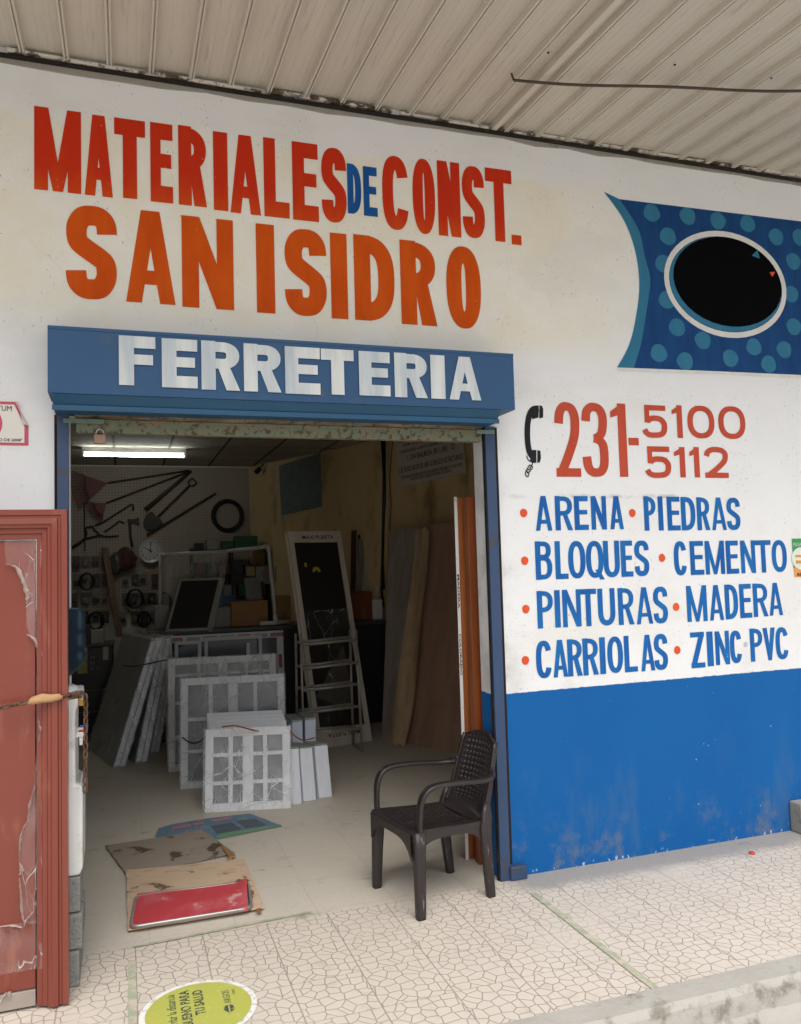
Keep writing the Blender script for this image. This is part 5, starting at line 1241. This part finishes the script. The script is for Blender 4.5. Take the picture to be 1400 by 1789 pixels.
# pipe frame
pf = thing('pipe_frame', 'white plastic pipe frame with elbow and foot standing on the counter', 'pipe frame', at(482, 1090, 4.50))
PY = 4.50; pp = [at(281, 970, PY + .46), at(398, 963, PY + .30), at(470, 955, PY), at(482, 1088, PY)]
pvc = mat('off_white_pvc_pipe', 'c9c8c2', 'b9b8b1', 6, .4)
MB().tube([pp[0], pp[1]], .020, 10).tube([pp[1], pp[2] + V3((-.03, 0, 0))], .020, 10).build('top_pipe', pvc, pf, smooth=True)
MB().tube([pp[2] + V3((0, 0, -.03)), pp[3]], .020, 10).build('upright_pipe', pvc, pf, smooth=True)
MB().tube(catmull([tuple(pp[2] + V3((-.05, 0, 0))), tuple(pp[2] + V3((-.012, 0, -.003))), tuple(pp[2] + V3((0, 0, -.05)))], 6), .027, 12).build('elbow', pvc, pf, smooth=True)
ze = ZC + .028
MB().tube([(at(453, 1093, PY).x, PY - .06, ze), (at(482, 1088, PY).x, PY, ze), (at(508, 1085, PY).x, PY + .06, ze)], .022, 10).build('foot_pipe', pvc, pf, smooth=True)
MB().tube([(at(482, 1088, PY).x, PY, ze), (at(482, 1088, PY).x - .004, PY, ze + .07)], .027, 12).build('tee', pvc, pf, smooth=True)
MB().tube([pp[0], (pp[0].x - .02, PY + .46, ZC)], .018, 10).build('upright_pipe', pvc, pf, smooth=True)
dfilm = plastic_film('hanging_clear_film', .30, (.5, .5, .48), (3, 3, .4), 4)
e = MB(); q0, q1, q2, q3 = at(282, 966, PY + .44), at(400, 962, PY + .32), at(382, 1092, PY + .34), at(268, 1092, PY + .46)
e.grid(lambda u, v: q3.lerp(q2, u).lerp(q0.lerp(q1, u), v) + V3((0, .012 * math.sin(u * 17 + v * 2) + .008 * math.sin(u * 39), 0)), 40, 10); e.build('plastic_sheet', dfilm, label='clear plastic sheet hanging from the white pipe frame', cat='plastic sheet', smooth=True)

# ---- posters, notice, camera, cables on the yellow side wall
def sw(px, py, w_=0): p = onp(px, py, SW.o + SW.w * w_, SW.w); return p
def swq(l, w_=.004): return [sw(a, b, w_) for a, b in l]
g = G('pale_blue_poster'); tt_ = g.math('FRACT', g.math('MULTIPLY', g.xyz()[2], 34)); ln_ = g.mul(g.ss(tt_, .5, .6), g.ss(g.noise(30, 4, .7, st=(1, 1, .3)), .48, .56))
bp_ = g.fin(g.mix(g.mul(ln_, .55), g.mix(g.noise(4, 4), lin('76807f'), lin('6a7474')), lin('2a3034')), .6, .3)
MB().prism(swq([(488, 814), (560, 791), (563, 885), (492, 901)], .004), SW.w * .004).build('price_poster', bp_, label='pale blue poster of dense handwriting on the yellow wall', cat='poster')
nb = thing('notice_board', 'grey notice board with dark Spanish tax wording on the yellow wall', 'notice', sw(755, 820, .01))
nq = [(693, 745), (806, 722), (816, 826), (697, 852)]
MB().prism(swq(nq, .01), SW.w * .012).build('board', mat('notice_grey', 'c4b9a7', 'b2a898', 5, .7), nb, bev=.004)
A0 = sw(696, 850, .0235); A1 = sw(815, 825, .0235); NF = Fr(A0, (A1 - A0), UP, SW.w); NW = (A1 - A0).length
def nrow(py, txt, frac0, frac1, hpx, m_):
    p = sw(697, py, .0235); b_ = (p.z - A0.z); hs_ = abs(sw(697, py - hpx, .0235).z - p.z)
    m_.text(txt, NF, NW * frac0, b_, hs_ * 1.38, 1, .012, .001, width=NW * (frac1 - frac0))
tx = MB()
nrow(774, 'ESTABLECIMIENTOS COMERCIALES', .03, .98, 5, tx); nrow(783, 'POR LOS EQUIPOS FISCALES DEBE', .10, .93, 5, tx); nrow(794, 'CORRESPONDERA AL MONTO QUE RESULTE MAYOR ENTRE', .04, .90, 5, tx)
nrow(808, '1. UN BALBOA (B/.1.00)   O', .14, .84, 9, tx); nrow(827, '2. EL 7% DEL VALOR DEL BIEN O SERVICIO NO FACTURADO', .02, .97, 9, tx)
nrow(838, 'ESTAS SANCIONES SERAN APLICADAS POR AGENTES DEBIDAMENTE ACREDITADOS', .06, .95, 5, tx); nrow(844, 'Y FACULTADOS POR LA DIRECCION GENERAL DE INGRESOS.', .18, .80, 5, tx)
tx.build('notice_words', mat('notice_ink', '2a2522', None, 5, .8), nb)
sc_ = thing('security_camera', 'small black security camera hung in the corner under the ceiling', 'camera', sw(450, 820, .05))
MB().tube([sw(447, 826, .14), sw(455, 818, .10)], .035, 10).build('camera_body', M['black'], sc_, smooth=True); MB().tube([sw(454, 818, .10), sw(460, 812, .04), sw(462, 807, .005)], .010, 8).build('bracket', M['black'], sc_, smooth=True)
MB().tube([sw(668, 768, .03), sw(671, 830, .03), sw(670, 900, .03), sw(669, 960, .04), sw(667, 1030, .03), sw(670, 1060, .04)], .018, 8).tube([sw(672, 770, .03), sw(673, 870, .03), sw(668, 960, .05), sw(671, 1030, .03)], .012, 8).build('cable_bundle', M['black'], label='black cable bundle running down the yellow wall', cat='cable', smooth=True)
MB().tube([sw(677, 770, .02), sw(677, 1040, .02)], .016, 10).build('conduit', M['inner_wall'], label='yellow painted conduit beside the black cable bundle', cat='pipe', smooth=True)
MB().tube([sw(686, 770, .012), sw(681, 840, .012), sw(684, 880, .012), sw(681, 925, .012)], .005, 6).build('thin_wire', mat('brown_wire', '5d3a28', None, 8), label='thin brown wire hanging right of the conduit', cat='wire', smooth=True)

# ---- boards behind the counter end
def board(name, bl, br_2, tl_, Yb, Yt, th, m_, label, cat='board', bev=.004):
    O2 = at(*bl, Yb); U2 = at(*br_2, Yb); fr, w_, h_ = slab_fr(O2, U2, at(*tl_, Yt)); return MB().box(0, w_, 0, h_, -th, 0, fr).build(name, m_, label=label, cat=cat, bev=bev)
wp = wood_material('white_plank_wood', 'cfc6b8', 'b8afa1', 3, (16, 16, .8)); wr = wood_material('dark_red_plank_wood', '5a3830', '472c26', 3, (16, 16, .8)); wg = wood_material('grey_plank', '9b968c', '837f76', 3, (16, 16, .8))
board('wooden_plank', (612, 1088), (621, 1088), (615, 926), 4.95, 5.10, .03, wr, 'dark red plank leaning on the yellow wall, left of the pale planks')
board('wooden_plank', (621, 1088), (628, 1088), (626, 934), 4.95, 5.10, .03, wr, 'shorter dark red plank leaning beside the taller dark red one')
board('wooden_plank', (618, 1088), (628, 1088), (627, 941), 4.93, 5.06, .02, wg, 'grey white plank leaning left in the pale plank pair behind the counter end')
board('wooden_plank', (630, 1088), (650, 1088), (640, 940), 4.92, 5.04, .02, wp, 'wider pale plank leaning right in the plank pair behind the counter end')
for xx, lb_ in ((652, 'short white tube standing by the cables, left one'), (664, 'short white tube standing by the cables, right one')):
    p = at(xx, 1048, 4.72); MB().tube([(p.x, 4.78, ZC), (p.x, 4.80, at(xx, 1024, 4.8).z)], .012, 10).build('white_tube', M['white_pvc'], label=lb_, cat='tube', smooth=True)

# ---- plywood sheets against the side wall
def floor_board(bl, br_2, tl_, off, th, m_, name, label, w=None, cat='sheet'):
    O2 = fl(*bl); U2 = fl(*br_2); T2 = at(*tl_, O2.y + off)
    fr, w_, h_ = slab_fr(O2, U2, T2); return MB().box(0, w or w_, 0, h_, -th, 0, fr).build(name, m_, label=label, cat=cat, bev=.002)
ply = wood_material('brown_plywood', 'a98772', '957561', 2.2, (3, 3, .5), .6, .25); ply2 = wood_material('grey_brown_plywood', '9a8d84', '877a72', 2.2, (5, 5, .5), .6, .3); ply3 = wood_material('tan_plywood', 'b59a7a', '9d8263', 2, (6, 6, .5), .6, .5)
floor_board((667, 1287), (740, 1299), (681, 926), .42, .02, ply2, 'plywood_sheet', 'greyish brown plywood sheet standing farthest back against the side wall', w=.62)
floor_board((703, 1297), (800, 1317), (741, 917), .30, .02, ply, 'plywood_sheet', 'large reddish brown plywood sheet nearest the doorway', w=1.15)
fr, w_, h_ = slab_fr(fl(682, 1300), fl(703, 1303), at(727, 926, fl(682, 1300).y + .16)); e = MB()
def tan(u, v, d):
    w2 = .17 + .05 * math.sin(v * 3.1) ; return fr.pt(w2 * u + .012 * math.sin(v * 9) * u + .03 * (1 - u) * math.sin(v * math.pi), h_ * v + (.02 * math.sin(u * 19) if v < .05 or v > .97 else 0), d + .02 * math.sin(u * 4 + v * 5))
e.grid(lambda u, v: tan(u, v, .02), 14, 40); e.grid(lambda u, v: tan(u, v, .006), 14, 40)
e.build('bark_slab', ply3, label='tan rough edged wooden slab leaning in front of the plywood sheets', cat='slab', smooth=True)

# ---- orange door leaves standing in the right jamb
ow_ = wood_material('orange_door_wood', '9c5a30', '87491f', 2.5, (12, 12, .5), .45, .4); ow2 = wood_material('darker_orange_wood', '8a4a25', '753c1c', 2.5, (12, 12, .5), .45, .4)
zt4 = at(806, 870, .36).z
b1 = thing('wooden_door_leaf', 'orange brown wooden leaf with white printed edge, left of the pair in the doorway', 'door leaf', (1.87, .38, 0))
xw0, xw1, xw2 = at(801, 1100, .335).x, at(806.5, 1100, .335).x, at(820, 1100, .33).x
MB().box(xw1 + .001, xw2 + .03, .34, .352, .0, zt4).build('leaf', ow_, b1, bev=.002)
MB().box(xw0, xw1, .3355, .3385, .0, zt4 + .005).build('white_edge', M['white_pvc'], b1, bev=.002)
EF = Fr((xw0 + .0015, .335, .55), (0, 0, -1), (1, 0, 0), (0, -1, 0))
tx = MB(); tx.text('COLOR', EF, -.02, .002, .020, .8, .02, .001, width=.17); tx.text('COLORADO', EF, -.75, .002, .018, .8, .02, .001, width=.24); tx.text('MADERA', EF, -1.1, .002, .018, .8, .02, .001, width=.2)
tx.build('printed_words', mat('edge_ink', '3a3532', None, 5, .7), b1)
b2 = MB(); xq = at(822, 1100, .25).x; b2.box(xq, xq + .075, .235, .27, 0, at(820, 868, .25).z).box(xq + .004, xq + .075, .2705, .30, 0, at(820, 868, .25).z - .004)
b2.build('wooden_door_leaf', ow2, label='darker orange brown wooden leaf, nearest the door post', cat='door leaf', bev=.002)

# ---- wrapped window stack
film1 = plastic_film('bubble_wrap_film', .18, (.82, .84, .86), (1.6, 1.6, .9), 4, bubble=True)
film2 = plastic_film('crumpled_wrap_film', .24, (.90, .91, .92), (1.5, 1.5, .8), 4.5)
winw = mat('white_window_frame', 'e6e8ea', 'd8dadd', 5, .4, .4); glass = mat('dark_window_glass', '4a515a', '5b626b', 5, .15, .6); wrapw = mat('grey_wrapped_panel', 'a5a8ab', '8a8c8f', 6, .3, .5, bump=.5, bsc=18, st=(2, 2, .5), dirt='75726d', dsc=9)
def window(name, A, B, deg, py, th, cols, bars, label, film=film1, group='plastic wrapped windows stacked on the shop floor', sink=0, bulge=.012):
    fr, w_, h_ = lean(A, B, deg, py); t_ = thing(name, label, 'window', fr.o, group)
    framed(fr, w_, h_, .055, th, winw, t_)
    MB().box(.0555, w_ - .0555, .0555, h_ - .0555, -th * .6, -th * .5, fr).build('pane', glass, t_)
    b_ = MB(); iw = w_ - .11
    for k in range(1, cols): 
        x = .055 + iw * k / cols; hw = .016 if (cols % 2 or k != cols // 2) else .038
        b_.box(x - hw, x + hw, .0555, h_ - .0555, -th * .49, -.004, fr)
    b_.build('mullion', winw, t_, bev=.002)
    m2 = MB()
    for v in bars: m2.box(.0555, w_ - .0555, h_ * v - .013, h_ * v + .013, -th * .48, -.006, fr)
    m2.build('glazing_bar', winw, t_, bev=.002)
    e = MB(); rr2 = random.Random(len(label)); ph1 = rr2.uniform(0, 6)
    def wp_(u, v): return fr.pt(-.012 + (w_ + .024) * u, .004 + (h_ + .006) * v, bulge + .012 * math.sin(u * 9 + v * 5 + ph1) * math.sin(v * 7 - u * 3) + .006 * abs(math.sin(u * 14 + v * 11 + ph1)) + .006 * abs(math.sin(u * 19 - v * 13 + ph1 * 2)) * math.sin(v * 5 + ph1) ** 2)
    e.grid(wp_, 60, 60)
    def side(s_): return lambda u, v: fr.pt(-.012 + (w_ + .024) * s_ + .004 * math.sin(v * 23), .004 + (h_ + .006) * v, bulge + .010 * math.sin(s_ * 9 + v * 5 + ph1) * math.sin(v * 7 - s_ * 3) - (th + bulge) * u)
    e.grid(side(0), 6, 30); e.grid(side(1), 6, 30); e.grid(lambda u, v: fr.pt(-.012 + (w_ + .024) * u, h_ + .010 + .004 * math.sin(u * 29), bulge - (th + bulge) * v), 30, 6)
    e.build('plastic_wrap', film, t_, smooth=True)
    return t_, fr, w_, h_
F2 = lambda a, b: fl(a, b)
window('wrapped_window', F2(358, 1420), F2(508, 1412), 9, 1275, .07, 4, (.34, .68), 'small plastic wrapped window standing foremost in the stack', film2)
win2 = window('wrapped_window', F2(316, 1379), F2(500, 1366), 7, 1186, .09, 4, (.33, .62), 'bubble wrapped window with many small panes behind the foremost one', film1)
window('wrapped_window', F2(295, 1349), F2(486, 1334), 6, 1152, .08, 4, (.3, .6, .85), 'wrapped window third from the front of the stack', film2)
# pack of thin sashes between the first two
A_ = F2(365, 1405); B_ = F2(504, 1398)
for k in range(4):
    fr, w_, h_ = lean(A_ + V3((.0, .05 + .055 * k, 0)), B_ + V3((0, .05 + .055 * k, 0)), 8, 1264 - 6 * k)
    t_ = thing('window_sash', ['nearest', 'second', 'third', 'farthest'][k] + ' of the thin white sashes packed behind the foremost window', 'sash', fr.o, 'thin white sashes packed in the stack')
    framed(fr, w_, h_, .05, .035, winw, t_); MB().box(.0505, w_ - .0505, .0505, h_ - .0505, -.022, -.016, fr).build('pane', glass, t_)
# tall back window with red and white protective tape
fr, w_, h_ = lean(F2(290, 1300), F2(500, 1281), 3, 1112)
tw = thing('taped_window', 'white window frame with red printed protective tape standing at the back of the stack', 'window', fr.o)
framed(fr, w_, h_, .07, .09, winw, tw)
def tz_(a, b): p = onp(a, b, fr.o, fr.w) - fr.o; return p.dot(fr.u), p.dot(fr.v)
for (xa, ya, xb, yb) in ((305, 1121, 352, 1147), (357, 1114, 458, 1146)):
    u0, v1 = tz_(xa, ya); u1, v0 = tz_(xb, yb)
    b_ = MB(); k = .035; b_.box(u0, u0 + k, v0 - .3, v1, .001, .012, fr); b_.box(u1 - k, u1, v0 - .3, v1, .001, .012, fr); b_.box(u0 + k, u1 - k, v1 - k, v1, .001, .0115, fr); b_.box(u0 + k, u1 - k, v0 - k, v0, .001, .0115, fr)
    b_.build('sash', winw, tw, bev=.002)
u0, v1 = tz_(430, 1118); u1, v0 = tz_(437, 1146); MB().box(u0, u1, v0, v1 - .03, .001, .010, fr).build('mullion', winw, tw)
MB().box(.0705, w_ - .0705, .0705, h_ - .0705, -.06, -.05, fr).build('pane', glass, tw)
tr_ = MB(); tg = MB()
for i in range(7):
    u = .04 + i * w_ / 7
    (tr_ if i % 2 == 0 else tg).box(u, u + w_ / 9, h_ - .060, h_ - .022, .0006, .0014, fr)
for v in (.50, .75):
    for u in (.012, w_ - .055): tr_.box(u, u + .035, h_ * v - .12, h_ * v + .02, .0006, .0014, fr)
tr_.build('red_tape', mat('red_printed_tape', 'a82a2c', 'c05a58', 55, .4), tw); tg.build('grey_tape', mat('grey_printed_tape', '9aa0a8', 'b0b4ba', 55, .4), tw)
tx = MB()
for i in range(0, 7, 2): tx.text('DESIGN', fr, .055 + i * w_ / 7, h_ - .054, .030, 1, .02, .002, width=w_ / 9 - .03)
tx.build('tape_words', whp, tw)
# cords round the stack
def cord(px, name, label, m_, r_=.006, parent=None): return MB().tube(catmull([tuple(at(a, b, Y)) for a, b, Y in px], 6), r_, 6).build(name, m_, parent, label=label, cat=None if parent else 'cord', smooth=True)
cord([(318, 1288, 2.52), (335, 1298, 2.47), (352, 1294, 2.35), (368, 1277, 2.12)], 'tie_cord', 'black cord tied round the window', M['black'], parent=win2[0])
cord([(388, 1270, 1.86), (412, 1268, 1.84), (436, 1274, 1.85), (455, 1278, 1.9)], 'red_cord', 'red cord lying across the top of the thin sashes', mat('red_cord', '9a3030', '7d2626', 9), .005)
cord([(509, 1279, 1.86), (520, 1289, 1.84), (533, 1293, 1.80), (550, 1289, 1.82)], 'red_cord', 'red cord looped round the three white posts', mat('red_cord', '9a3030'), .005)
# ---- three wrapped posts at the right of the stack
capm = mat('grey_green_cap', '8e958c', '7b8279', 9, .6); pwrap = mat('white_wrapped_post', 'dfe3e9', 'ccd0d8', 7, .3, .5, bump=.6, bsc=16, st=(2, 2, .6))
def post(xl, xr, yb, yt, Y, dep, label, skew=.0):
    a = fl(xl, yb); b = fl(xr, yb - 3); Yb = a.y; z1 = at((xl + xr) / 2, yt, Yb + .03).z
    t_ = thing('wrapped_post', label, 'post', a, 'white wrapped posts beside the window stack'); sk = V3((skew, 0, 0))
    o_, u_ = V3((a.x, Yb, 0)), V3((b.x - a.x, 0, 0)); d_ = V3((-.10, dep, 0)); up_ = V3((skew, .03, z1))
    MB().hexa(o_, o_ + u_, o_ + u_ + d_, o_ + d_, up_).build('wrapped_body', pwrap, t_, bev=.006)
    MB().hexa(o_ + up_ + V3((0, 0, .001)), o_ + u_ + up_ + V3((0, 0, .001)), o_ + u_ + d_ + up_ + V3((0, 0, .001)), o_ + d_ + up_ + V3((0, 0, .001)), (0, 0, .012)).build('end_cap', capm, t_, bev=.003)
    return t_
post(507, 528, 1407, 1308, 0, .22, 'left one of the three white wrapped posts, touching the window stack', -.01)
post(531, 553, 1401, 1306, 0, .22, 'middle one of the three white wrapped posts', -.015)
post(558, 581, 1395, 1302, 0, .26, 'right one of the three white wrapped posts', -.02)
for xl, xr, yt, Yq, lb_ in ((510, 529, 1261, 2.02, 'white boxed post standing behind the left wrapped post'), (533, 552, 1257, 2.02, 'white boxed post standing behind the middle wrapped post')):
    b_ = MB(); x0, x1, z1 = boxpx(b_, xl, xr, yt, Yq + .05, .28, 0); t_ = thing('boxed_post', lb_, 'post', (x0, Yq, 0)); b_.build('post_body', mat('bluish_white_post', 'b9c4d0', 'a7b2bf', 6, .4), t_, bev=.006); MB().box(x0 - .002, x1 + .002, Yq + .048, Yq + .33, z1 + .001, z1 + .012).build('end_cap', capm, t_, bev=.003)

# ---- three leaning wrapped panel bundles at the left
def bundle(fb, bb_, ft, Yt, th, label):
    O2 = fl(*fb); U2 = fl(*bb_); T2 = at(*ft, Yt); v_ = T2 - O2; u_ = U2 - O2; w2 = V3((1, .12, 0)) * th
    t_ = thing('panel_bundle', label, 'panels', O2, 'wrapped panel bundles leaning left of the windows')
    e = MB(); rr2 = random.Random(int(fb[0]))
    def pt(a, b, c, k): return O2 + v_ * b + u_ * a + w2 * c
    e.hexa(O2, O2 + u_, O2 + u_ + v_, O2 + v_, w2); e.build('panel', mat('shaded_panel_wrap', '8f9092', '7a7b7f', 5, .35, .5, bump=.5, bsc=14, st=(1, 1, .4)), t_, bev=.01)
    for j, (k0, k1) in enumerate(((.06, .47), (.53, .94))):
        e = MB(); o2 = O2 - V3((0, .006, 0)); e.hexa(o2 + w2 * k0 + v_ * .01, o2 + w2 * k1 + v_ * .01, o2 + w2 * k1 + v_ * .985, o2 + w2 * k0 + v_ * .985, V3((0, -.012, 0))); e.build('front_edge', pwrap, t_, bev=.006)
    e = MB(); e.grid(lambda a, b: O2 + u_ * a + v_ * (b * 1.01) - w2 * (.08 + .05 * math.sin(a * 7 + b * 3) + .04 * math.sin(b * 19 + a * 5)), 20, 30)
    e.grid(lambda a, b: O2 + V3((0, -.022 + .006 * math.sin(b * 31 + a * 5), 0)) + w2 * (a * 1.1 - .05) + v_ * (b * 1.015), 6, 30); e.build('plastic_wrap', film2, t_, smooth=True)
    return t_
bundle((262, 1316), (235, 1290), (292, 1150), 3.95, .085, 'shortest wrapped panel bundle, nearest the window stack')
bundle((236, 1334), (200, 1308), (281, 1113), 3.98, .105, 'middle one of the wrapped panel bundles leaning beside the windows')
bun = bundle((197, 1342), (153, 1308), (264, 1117), 3.75, .105, 'leftmost wrapped panel bundle, showing its broad dark side')
cord([(216, 1163, 3.72), (240, 1163, 3.6), (275, 1156, 3.65), (296, 1152, 3.3)], 'tie_cord', 'black tie cord', M['black'], parent=bun)

# ---- screen door leaning at the right of the stack
O2 = fl(556, 1309); U2 = fl(651, 1294); T2 = at(503, 928, O2.y + .36)
fr, w_, h_ = slab_fr(O2, U2, T2)
sdm = wood_material('pale_screen_door_frame', 'd3cabc', 'c0b7a9', 3, (3, 3, .5), .6, .2)
sdr = thing('screen_door', 'tall pale framed screen door lettered MAXI PUERTA leaning at the right of the windows', 'door', O2)
b_ = MB(); b_.box(0, .052, 0, h_, -.03, 0, fr); b_.box(w_ - .052, w_, 0, h_, -.03, 0, fr); b_.box(.0525, w_ - .0525, 0, .17, -.03, -.0005, fr); b_.box(.0525, w_ - .0525, h_ - .115, h_, -.03, -.0005, fr); b_.build('door_frame', sdm, sdr, bev=.002)
MB().box(.0525, w_ - .0525, .1705, h_ - .1155, -.02, -.015, fr).build('mesh', mat('dark_door_mesh', '26241f', '1e1c19', 20, .5, .4), sdr)
MB().box(-.012, w_ - .01, 0, h_ - .004, -.062, -.031, fr).build('rear_leaf', sdm, sdr, bev=.002)
tx = MB(); tx.text('MAXI PUERTA', fr, .14, h_ - .083, .055, 1, .015, .001, width=w_ * .60)
BF = Fr(fr.pt(w_ - .12, .125, 0), -fr.u, -fr.v, fr.w); tx.text('MAXI PUERTA', BF, 0, 0, .055, 1, .015, .001, width=w_ * .58)
tx.build('printed_words', mat('door_ink', '2a2725', None, 5, .7), sdr)
u0, v0 = uv(fr, onp(553, 998, fr.o, fr.w))
fm = MB()
for ang in (-75, -35, 0, 35, 75): 
    a_ = R(90 + ang); fm.disc(Fr(fr.pt(u0 + .030 * math.cos(a_), v0 + .028 * math.sin(a_), .0), fr.u, fr.v, fr.w), 0, 0, .016, .017, .004 + .0003 * (ang + 80) / 35, 12)
fm.build('flower_mark', mat('yellow_mark', 'c9b54a', 'b8a540', 8, .6), sdr)
u1_, v1_ = uv(fr, onp(534, 987, fr.o, fr.w))
MB().box(u1_ - .012, u1_ + .012, v1_ - .02, v1_ + .02, .003, .005, fr).build('yellow_tag', mat('yellow_mark', 'c9b54a'), sdr)
MB().prism([onp(*p, fr.o + fr.w * .003, fr.w) for p in [(600, 1128), (614, 1200), (612, 1240), (552, 1218)]], fr.w * .002).build('plastic_corner', mat('grey_reflective_patch', '5d5850', '4a463f', 6, .3), sdr)
e = MB(); e.grid(lambda u, v: fr.pt(.05 + (w_ - .1) * u, .15 + (h_ * .62 - .15) * v, .012 + .010 * math.sin(u * 8 + v * 9) * math.sin(v * 13 + u * 3)), 24, 40)
e.build('plastic_wrap', plastic_film('door_clear_film', .02, (.6, .6, .58), (1.6, 1.6, .8), 5), sdr, smooth=True)

# ---- steel step frame in front of the screen door
ld = thing('step_ladder', 'narrow folding steel ladder standing in front of the screen door', 'ladder', fl(628, 1310))
fb = fl(633, 1313); YL = fb.y; bk = fl(619, 1303); YB2 = bk.y + .03
lx0, lx1 = at(526, 1200, YL).x, fb.x; ztop = at(622, 1100, YL).z
def rail_(p0, p1): return MB().tube([p0, p1], .0125, 8).build('rail', M['steel'], ld, smooth=True)
fl0, fl1 = V3((at(526, 1108, YL).x, YL, at(526, 1108, YL).z)), V3((at(622, 1098, YL).x, YL, ztop))
bL0 = V3((at(531, 1325, YL).x, YL, 0)); bR0 = V3((fb.x, YL, 0))
rail_(bL0, fl0); rail_(bR0, fl1)
g0, g1 = at(517, 1107, YB2), at(611.5, 1100, YB2); h0 = V3((at(520, 1318, YB2).x, YB2, 0)); h1 = V3((bk.x, YB2, 0))
rail_(h0, g0); rail_(h1, g1)
for k, (yl, yr) in enumerate([(1127, 1117), (1169, 1157), (1207, 1195), (1246, 1234), (1280, 1273)]):
    for (b0, t0, b1, t1, Y_, dy) in ((bL0, fl0, bR0, fl1, YL, 0), (h0, g0, h1, g1, YB2, -5)):
        zl, zr_ = at(528, yl + dy, Y_).z, at(626, yr + dy, Y_).z
        tl_ = zl / t0.z; tr2 = zr_ / t1.z
        MB().tube([b0.lerp(t0, tl_), b1.lerp(t1, tr2)], .0135, 8).build('rung', M['steel'], ld, smooth=True)
MB().tube([bR0 + V3((0, 0, .012)), h1 + V3((0, 0, .012))], .012, 8).build('foot_bar', M['steel'], ld, smooth=True)
